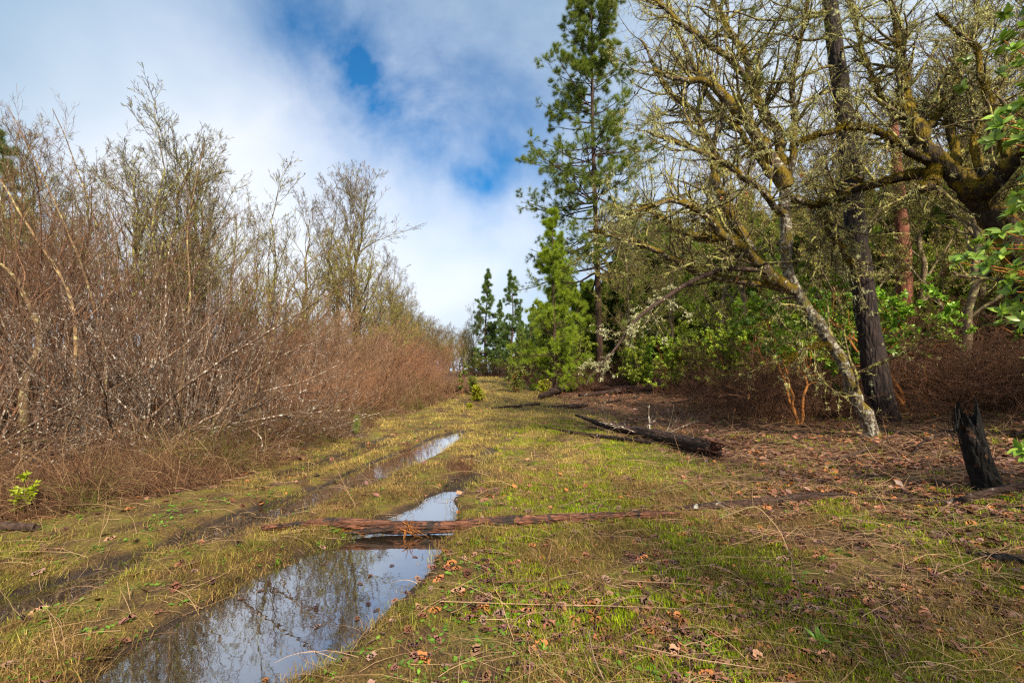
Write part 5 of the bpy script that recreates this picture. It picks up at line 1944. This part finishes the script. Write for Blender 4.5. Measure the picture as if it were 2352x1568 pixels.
ROW = [(1345, 36, 3, .8), (1450, 31, 4, .62), (1440, 38, 3, .95), (1490, 33, 1, .85), (1540, 30, 4, .66), (1560, 40, 3, 1.15), (1600, 28, 1, .75), (1630, 34, 4, .8), (1680, 26, 1, .78), (1700, 36, 3, .95),
       (1740, 22, 2, .9), (1760, 30, 1, .95), (1810, 20, 4, .62), (1840, 26, 2, 1.1), (1880, 19, 1, .72), (1900, 30, 1, 1.05), (1950, 17.5, 4, .62), (1990, 22, 2, 1.1), (2030, 25, 1, 1.0), (2080, 16.5, 2, .8),
       (2120, 20, 1, .85), (2190, 24, 4, .95), (2180, 16, 2, .72), (2240, 19, 1, .95), (2300, 22, 1, 1.1), (2330, 15, 4, .62), (2400, 17, 1, .95), (2450, 21, 4, 1.1), (1380, 42, 1, 1.0), (1510, 44, 3, 1.3), (1620, 44, 3, 1.1), (1790, 38, 4, 1.2),
       (1860, 36, 3, .95), (1960, 32, 4, 1.1), (2100, 30, 3, .9), (2230, 32, 4, 1.3), (2370, 30, 3, 1.2), (1455, 27, 2, .66), (1570, 25.5, 2, .6), (1650, 23, 4, .48), (1290, 38, 1, .9), (1225, 48, 1, 1.0), (1262, 42, 3, .6), (2520, 14, 1, 1.), (2600, 12, 1, 1.1), (1085, 56, 1, .5), (1110, 62, 2, .7), (1140, 58, 2, .6), (1165, 62, 1, .5), (1190, 56, 2, .8), (1215, 50, 1, .7), (1100, 90, 1, 1.0), (1150, 96, 1, 1.1), (1200, 90, 3, 1.0), (1240, 70, 3, 1.1), (1075, 80, 4, .8), (1275, 50, 3, 1.0), (1300, 60, 3, 1.3), (1425, 36, 2, .8), (1465, 23.5, 1, .55), (1535, 21.5, 2, .72), (1600, 21, 1, .62), (1660, 19, 2, .85), (1720, 18, 1, .68), (1770, 17.5, 2, .92), (1930, 15.5, 1, .62), (2060, 19, 3, .62), (1990, 27, 3, .8), (2140, 25, 3, .85), (1890, 24, 3, .75), (1745, 29, 3, .8), (1590, 36, 4, 1.1), (1690, 31, 4, .95), (1850, 30, 4, 1.0), (2020, 36, 1, 1.4), (1910, 40, 1, 1.4), (1750, 44, 1, 1.4), (1460, 40, 1, 1.1), (1330, 34, 1, .75), (1560, 48, 1, 1.3), (2270, 26, 3, 1.0), (2090, 40, 1, 1.6), (2200, 36, 1, 1.5), (2340, 26, 1, 1.2), (1430, 46, 3, 1.25), (1530, 50, 3, 1.35), (1650, 46, 3, 1.25), (1710, 40, 3, 1.15), (1800, 44, 3, 1.3), (1920, 42, 3, 1.2), (2000, 38, 3, 1.15), (2060, 44, 3, 1.3), (2140, 34, 3, 1.1), (2260, 36, 3, 1.2), (2320, 34, 3, 1.2), (2200, 20, 1, 1.05), (2290, 18, 2, 1.15), (2350, 20, 1, 1.2), (2010, 20, 1, .85), (1960, 24, 1, 1.0), (1860, 22, 1, .9), (2100, 26, 1, 1.15), (2240, 28, 1, 1.3), (1570, 30, 1, .9), (1640, 27, 1, .85), (1495, 37, 3, 1.25), (1515, 33, 3, 1.2), (1580, 30, 3, 1.0), (1650, 33, 3, 1.15), (1725, 31, 3, 1.05), (1840, 33, 3, 1.2), (1935, 30, 3, 1.1), (2010, 32, 3, 1.2), (2095, 27, 3, 1.1), (2165, 28, 3, 1.2), (2235, 24, 3, 1.1), (2310, 26, 3, 1.25), (2380, 22, 3, 1.1), (1395, 38, 3, .85), (1355, 44, 3, .9)]
for px, d, k, s in ROW:
    place(WP[k], USED, at(px, d, -.05), q.uniform(0, 6.28), s * q.uniform(.92, 1.08), LW[k][0], LW[k][1])
for (x_, y_, k, s) in ((9.6, .2, 1, 1.15), (9.0, -4.2, 1, 1.4), (12.5, 3.6, 1, 1.3), (5.2, -5.2, 4, 1.25), (-.4, -8.5, 4, 1.5)):  # added out-of-view trees that throw shade over the near ground
    place(WP[k], USED, on(x_, y_, -.05), q.uniform(0, 6.28), s, 'unseen tree added outside the frame to shade the near right grass', 'unseen shade trees added outside the frame')
# tall lichened crowns filling the sky at the upper right
for px, d, k, s, lab in ((2130, 17, 4, 1.45, 'tall twiggy lichened tree behind the mossy oak'), (2290, 16, 4, 1.6, 'tall twiggy lichened tree high at the right edge'), (1960, 21, 4, 1.5, 'tall lichened tree seen behind the dark pine trunk'),
                         (2420, 13, 4, 1.5, 'twiggy bare tree outside and over the right edge'), (1560, 24, 4, 1.15, 'lichened bare tree between the tall pine and the leaning oak'), (1460, 27, 4, 1.25, 'pale lichened bare tree just right of the tall pine'), (1640, 22, 4, 1.5, 'lichened bare tree in the sky gap left of the leaning oak limbs'),
                         (1740, 19, 4, 1.4, 'lichened bare tree straight behind the leaning oak crown'), (1870, 18, 4, 1.5, 'lichened bare tree between the leaning oak crown and the dark pine trunk'), (1990, 15, 4, 1.35, 'lichened bare tree between the dark pine trunk and the mossy oak'), (2210, 13, 4, 1.3, 'twiggy lichened tree crowding the mossy oak crown')):
    place(W4, USED, at(px, d, -.05), q.uniform(0, 6.28), s, lab, None)

# reddish broken snag beyond the oaks
p = at(2072, 17)
t = thing('red_snag', 'broken reddish dead trunk standing between the pine and the mossy oak', 'snag', p)
pk = resample(np.array([p - [0, 0, .2], P(2078, 600, 17), P(2068, 480, 17), P(2056, 330, 17), P(2050, 245, 17)]), 24)
g = Geo()
tubes(g, pk[None], np.linspace(.30, .13, 24)[None], 12, rough=.05)
splinters(g, pk[-1], np.array([0, 0, 1.]), .12, 9, .4, 61)
g.build('trunk', M_redsnag, t)

# brown dead brush mounds under the oaks
DB = ((.38, .29, .24), (1.0, .75, .62))
sH, _, _, _ = shrub('dead_bush', 'x', 'shrub', 961, 60, 2.7, (5, 88), .013, M_twig_brown, DB, up=-.03, wob=.16, hj=.75, sub=((8, .3, .6), (6, .3, .6), (4, .3, .6)), spread=.6, rmin=.0034, ang=(20, 70))
for px, d, s, lab in ((1760, 12.8, 1.0, 'dense brown dead twiggy mound under the oak, its leftmost'), (1830, 12.4, .95, 'dense brown dead twiggy mound under the oak, beside the leftmost'), (1900, 13.2, .95, 'brown twiggy mound right behind the leaning oak trunk'),
                      (1690, 16., .95, 'brown dead brush at the far side of the clearing'), (2160, 12.5, 1.05, 'brown dead brush right of the orange barked madrone'), (2260, 11.5, 1.1, 'tangled brown brush on the bank behind the charred stump'),
                      (2350, 10.5, 1.15, 'tangled brown brush at the right edge above the stump'), (1790, 16., 1.3, 'tall brown brush behind the twiggy mounds under the oak'), (2060, 14.5, 1.1, 'brown dead brush behind the base of the dark pine'),
                      (1620, 20., .9, 'brown dead brush behind the right end of the far log pile'), (1360, 26., .9, 'russet brush at the foot of the tall pine'), (1430, 27.5, .9, 'russet brush between the tall pine and the bright shrub'),
                      (2440, 9.5, 1.2, 'tangled brown brush beyond the right edge'), (1210, 33., .9, 'russet brush beside the end of the track'), (1135, 50., 1.0, 'russet brush closing the end of the track, left half'), (1165, 52., 1.0, 'russet brush closing the end of the track, right half'), (1100, 48., 1., 'russet brush on the left corner of the track end'), (1200, 44., 1., 'russet brush on the right corner of the track end'), (2180, 15.5, 1.5, 'tall tangled brown brush under the mossy oak'), (2310, 14., 1.6, 'tall tangled brown brush far right under the trees')):
    place(sH, USED, at(px, d, -.05), q.uniform(0, 6.28), s, lab, None)
# small straggly silvery dead saplings at the foot of the oak
sI, _, _, _ = shrub('dead_sapling', 'x', 'shrub', 971, 5, 1.6, (5, 50), .012, M_silver, RB, up=-.03, wob=.16, sub=((6, .3, .6), (5, .3, .6)), spread=.1, rmin=.003, ang=(25, 75))
for px, py, s, lab in ((1885, 955, .9, 'grey dead sapling between the twiggy mound and the oak base'), (1385, 870, 1.6, 'pale dead sapling in front of the tall pine trunk'), (1480, 965, .7, 'whitish dead twig standing by the fallen log tip'),
                       (1960, 930, 1., 'grey dead twigs against the base of the dark pine'), (1345, 870, 1.3, 'pale lichened dead sapling left of the tall pine trunk')):
    place(sI, USED, gp(px, py, -.03), q.uniform(0, 6.28), s, lab, None)

# --- small plants on the sward ---------------------------------------------
# feathery yellow green seedling at the left
p = gp(52, 1190)
t = thing('fern_seedling', 'feathery yellow green seedling by the left edge, in front of the dead grass', 'plant', p)
q = np.random.default_rng(981)
S = resample(np.array([p, p + [.01, 0, .22], p + [-.01, 0, .44]]), 8)[None]
g = Geo()
tubes(g, S, np.full((1, 8), .004), 5, (.20, .17, .05))
B, rb = grow(S, np.full((1, 8), .004), 16, (.1, 1), (40, 80), K=6, wob=.08, up=-.02, rmin=.002, absl=(.08, .20), lt=.4, g=q)
tubes(g, B, rb, 3, (.22, .22, .05))
g.build('stem', M_dead, t)
g = Geo()
pp, tt = pick(B, 420, (.1, 1), q)
stamp(g, T_LEAF, pp, norm(tt + q.normal(size=(420, 3)) * .7), up_normals(420, .3), .055 * q.uniform(.6, 1.2, 420), np.array((.38, .46, .02)) * q.uniform(.7, 1.2, (420, 1)), np.array((.42, .48, .04)))
g.build('foliage', M_leaf, t)

# two young pine seedlings at the puddle's far side
for (px, py, h_, lab, sd) in ((758, 975, .42, 'tiny soft green pine seedling under the shrub by the ditch', 3), (818, 1002, .45, 'tiny soft green pine seedling in the ditch grass', 4)):
    p = gp(px, py)
    t = thing('pine_seedling', lab, 'plant', p)
    q = np.random.default_rng(sd)
    S = resample(np.array([p, p + [0, 0, h_]]), 6)[None]
    g = Geo()
    tubes(g, S, np.full((1, 6), .004), 5, (.16, .13, .05))
    g.build('stem', M_dead, t)
    pp, tt = pick(S, 34, (.2, 1), q)
    g = Geo()
    multi(g, T_NEED, pp, norm(tt + q.normal(size=(34, 3)) * 1.1), norm(q.normal(size=(34, 3))), .17, (.20, .28, .05), (.36, .44, .10), q)
    g.build('foliage', M_needle, t, smooth=False)

# leafy rosette weeds
q = np.random.default_rng(983)
t0 = thing('leafy_weed', 'x', 'plant')
g = Geo()
n = 16
az = np.linspace(0, 6.28 * 2.6, n)
el = np.linspace(.15, 1.0, n)
X = np.stack([np.cos(az) * np.cos(el), np.sin(az) * np.cos(el), np.sin(el)], 1)
stamp(g, t_leaf(4, .12, .3, .24), np.zeros((n, 3)) + [0, 0, .01], X, zvec(n), .11 * q.uniform(.7, 1.1, n), np.array((.13, .28, .02)) * q.uniform(.7, 1.2, (n, 1)), np.array((.22, .40, .04)))
g.build('leaves', M_leaf, t0)
for k, (px, py, s_, lab) in enumerate(((1245, 1500, 1.0, 'leafy green rosette weed at the bottom, left of centre right'), (1890, 1290, .9, 'leafy weed beside the pale twigs right of the moss'), (1880, 1480, 1.3, 'tallest leafy weed in the near right, among fallen leaves'),
                                      (640, 1300, 1.0, 'green weed on the strip between the two ruts'), (735, 1255, .7, 'small green weed near the thin end of the rotten log'), (2000, 1530, .9, 'green weed low at the bottom right'), (1610, 1205, .8, 'green weed just below the right part of the rotten log'),
                                      (1660, 1190, .8, 'green weed between rotten log and decayed log'), (2310, 1150, .9, 'green weed under the charred stump'), (770, 1290, .8, 'green weed on the left bank of the near puddle'), (545, 1490, .9, 'green weed at the left lip of the near puddle'),
                                      (1750, 1275, .8, 'green weed in the middle of the near right grass'), (2230, 1490, .9, 'green weed near the bottom right corner'), (1450, 1230, .6, 'little green weed right of the puddle end'), (1500, 1130, .6, 'little green weed above the rotten log'), (1560, 1330, .9, 'grassy green weed in front of the mossy patch'))):
    s_ = s_ * q.uniform(.45, .95)
    place(t0, USED, gp(px, py), q.uniform(0, 6.28), (s_ * q.uniform(.7, 1.2), s_ * q.uniform(.7, 1.2), s_ * q.uniform(.7, 1.4)), lab, 'leafy weeds on the grass', (q.normal() * .25, q.normal() * .25))

# single upright dead stalks in the foreground
q = np.random.default_rng(985)
for (x0, y0, x1, y1, r, c, lab) in (
        (1298, 1428, 1256, 1268, .0034, (.10, .05, .04), 'dark thin stalk standing upright right of the near puddle'),
        (1395, 1568, 1352, 1450, .0050, (.30, .22, .16), 'grey brown stalk leaning left at the bottom edge'),
        (1845, 1390, 1780, 1170, .0042, (.26, .16, .11), 'tallest brown stalk, leaning, in the near right grass'),
        (2100, 1390, 2060, 1180, .0036, (.24, .15, .09), 'slender brown stalk standing in the mossy patch at right'),
        (1690, 1190, 1615, 1110, .0040, (.30, .24, .20), 'grey stick leaning left above the decayed log'),
        (1365, 1260, 1340, 1110, .0026, (.32, .20, .11), 'thin straw stalk standing behind the rotten log'),
        (1580, 1110, 1548, 1000, .0024, (.45, .27, .15), 'straw stalk standing right of the fallen log butt'),
        (1660, 1230, 1690, 1100, .0022, (.40, .24, .12), 'pale straw stalk left of the folded stem'),
        (225, 1255, 245, 1150, .0030, (.45, .30, .15), 'straw stalk standing in the left grass strip'),
        (300, 1375, 292, 1335, .0040, (.50, .34, .18), 'short pale stub standing in the left rut'),
        (820, 1160, 775, 1080, .0030, (.50, .33, .18), 'pale stalk leaning beside the dark left puddle'),
        (1540, 1570, 1480, 1470, .0026, (.22, .12, .08), 'thin brown stalk at the bottom beside the grey one')):
    a_ = gp(x0, y0)
    b_ = P(x1, y1, a_[1] - .03)
    pk = resample(np.array([a_ - [0, 0, .03], lerp(a_, b_, .5) + q.normal(size=3) * .02, b_]), 12)
    t = thing('dry_stalk', lab, 'stalk', a_)
    g = Geo()
    tubes(g, pk[None], (r * 1.15 * np.linspace(1, .5, 12))[None], 5, c)
    g.build('stem', M_dead, t)
    g = Geo()
    B, rb = grow(pk[None], np.full((1, 12), r), 6, (.3, 1), (20, 50), K=5, wob=.1, up=.05, rr=.4, rmin=.0011, absl=(.03, .12), g=q)
    tubes(g, B, rb, 3, c)
    g.build('side_shoots', M_dead, t)
# a stem folded into a tent
t = thing('folded_stem', 'straw coloured dead stem bent into a sharp tent in the near right grass', 'stalk', gp(1590, 1240))
pk = np.array([gp(1598, 1238), P(1650, 1190, 4.35), P(1738, 1158, 4.35), P(1790, 1215, 4.3), P(1822, 1290, 4.2), gp(1850, 1345)])
g = Geo()
tubes(g, resample(pk, 40)[None], np.full((1, 40), .0042), 5, (.46, .31, .17))
g.build('stem', M_dead, t)
# long bleached stems lying on the ground
for (pp, r, lab) in (
        (((1010, 1395), (1200, 1398), (1400, 1405), (1560, 1408), (1660, 1428)), .004, 'long bleached stem lying across the near grass'),
        (((1440, 1345), (1560, 1352), (1640, 1362)), .004, 'bleached stem lying behind the long one in the near grass'),
        (((1700, 1215), (1830, 1240), (1930, 1265)), .004, 'pale stem lying below the folded stem'),
        (((1140, 1355), (1250, 1348), (1330, 1330)), .005, 'dark twig lying right of the near puddle'),
        (((1460, 1500), (1600, 1540), (1760, 1560)), .004, 'bleached stem lying along the bottom edge'),
        (((2150, 1330), (2260, 1290), (2352, 1270)), .005, 'pale stem lying at the right by the half buried log'),
        (((1450, 1060), (1560, 1075), (1700, 1130), (1900, 1180)), .005, 'long straw stem lying from the fallen log towards the right')):
    pk = np.array([gp(a_, b_, .025 + .03 * q.random()) for a_, b_ in pp])
    t = thing('dry_stalk', lab, 'stalk', pk[0] - [0, 0, .03])
    g = Geo()
    tubes(g, resample(pk, 30)[None], (r * np.linspace(1, .5, 30))[None], 5, (.40, .26, .15) if 'dark' not in lab else (.14, .08, .06))
    g.build('stem', M_dead, t)
# dark tuft of dead weeds on the centre ridge
t = thing('dead_tuft', 'brown dead weed tuft on the ridge between the ruts', 'plant', gp(1055, 1075))
g = Geo()
c = gp(1055, 1075)
n = 240
strands(c[0] + q.normal(size=n) * .13, c[1] + q.normal(size=n) * .16, 0, q.uniform(.1, .32, n), q.uniform(0, 6.28, n), q.uniform(.4, 1.5, n), np.full(n, .0026), 5, .2, np.full(n, .05), np.array((.17, .08, .05)) * q.uniform(.6, 1.4, (n, 1)), g)
g.build('stems', M_dead, t)
t = thing('dead_tuft', 'dark red dead weed tuft standing in the far left puddle', 'plant', gp(940, 1050))
g = Geo()
c = gp(940, 1050)
n = 50
strands(c[0] + q.normal(size=n) * .13, c[1] + q.normal(size=n) * .2, 0, q.uniform(.1, .35, n), q.uniform(0, 6.28, n), q.uniform(.5, 1.5, n), np.full(n, .003), 5, .2, np.full(n, .03), np.array((.20, .05, .04)) * q.uniform(.6, 1.4, (n, 1)), g)
g.build('stems', M_dead, t)

# fallen branches on the litter slope
q = np.random.default_rng(1101)
for (x0, y0, x1, y1, r, mm, lab) in (
        (1500, 1012, 1640, 958, .022, M_silver, 'pale fallen branch in the litter just beyond the blackened log butt'),
        (1700, 938, 1812, 903, .035, M_log2, 'dark fallen branch in front of the dead twiggy mound'),
        (1545, 930, 1660, 902, .040, M_log2, 'dark fallen branch before the right end of the far log pile'),
        (1895, 1068, 2060, 1015, .020, M_arch, 'brown fallen branch just below the foot of the leaning oak'),
        (2095, 1050, 2240, 975, .024, M_log2, 'dark fallen branch left of the charred stump'),
        (1950, 1150, 2120, 1158, .014, M_arch, 'thin brown fallen branch between decayed log and charred stump'),
        (1375, 930, 1480, 914, .040, M_log2, 'dark fallen branch on the near side of the far log pile'),
        (2080, 905, 2260, 850, .030, M_silver, 'grey fallen branch on the bank above the charred stump'),
        (1290, 882, 1372, 868, .045, M_log2, 'dark fallen branch between young pine and tall pine'),
        (1720, 1020, 1850, 1040, .012, M_arch, 'thin stick lying on the litter between fallen log and leaning oak'),
        (560, 1075, 720, 1030, .014, M_silver, 'whitish fallen stick at the grassy edge of the left thicket'),
        (150, 1130, 330, 1100, .014, M_arch, 'brown stick lying in the dead grass right of the yellow seedling')):
    a_, b_ = gp(x0, y0), gp(x1, y1)
    pl = np.array([lerp(a_, b_, k / 4) + [q.normal() * .06, q.normal() * .12, 0] for k in range(5)])
    pl[:, 2] = H(pl[:, 0], pl[:, 1]) + r + np.array([0, .05, .10, .08, .16]) * q.uniform(.4, 1.2)
    t = thing('fallen_branch', lab, 'branch', pl[0] - [0, 0, r])
    Pk = resample(pl, 24)
    rk = r * np.linspace(1, .4, 24)
    g = Geo()
    tubes(g, Pk[None], rk[None], 7, rough=.08)
    g.build('limb', mm, t)
    g = Geo()
    ln_ = np.linalg.norm(pl[-1] - pl[0])
    B, rb = grow(Pk[None], rk[None], 9, (.1, 1), (30, 75), K=7, wob=.16, up=.02, rr=.5, rmin=.003, absl=(.15 * ln_ ** .5, .55 * ln_ ** .5), lt=.4, g=q)
    tubes(g, B, rb, 4)
    B1, r1 = grow(B, rb, 4, (.2, 1), (25, 70), K=5, wob=.2, up=.0, rr=.5, rmin=.002, ln=(.25, .6), g=q)
    tubes(g, B1, r1, 3)
    g.build('twigs', mm, t)
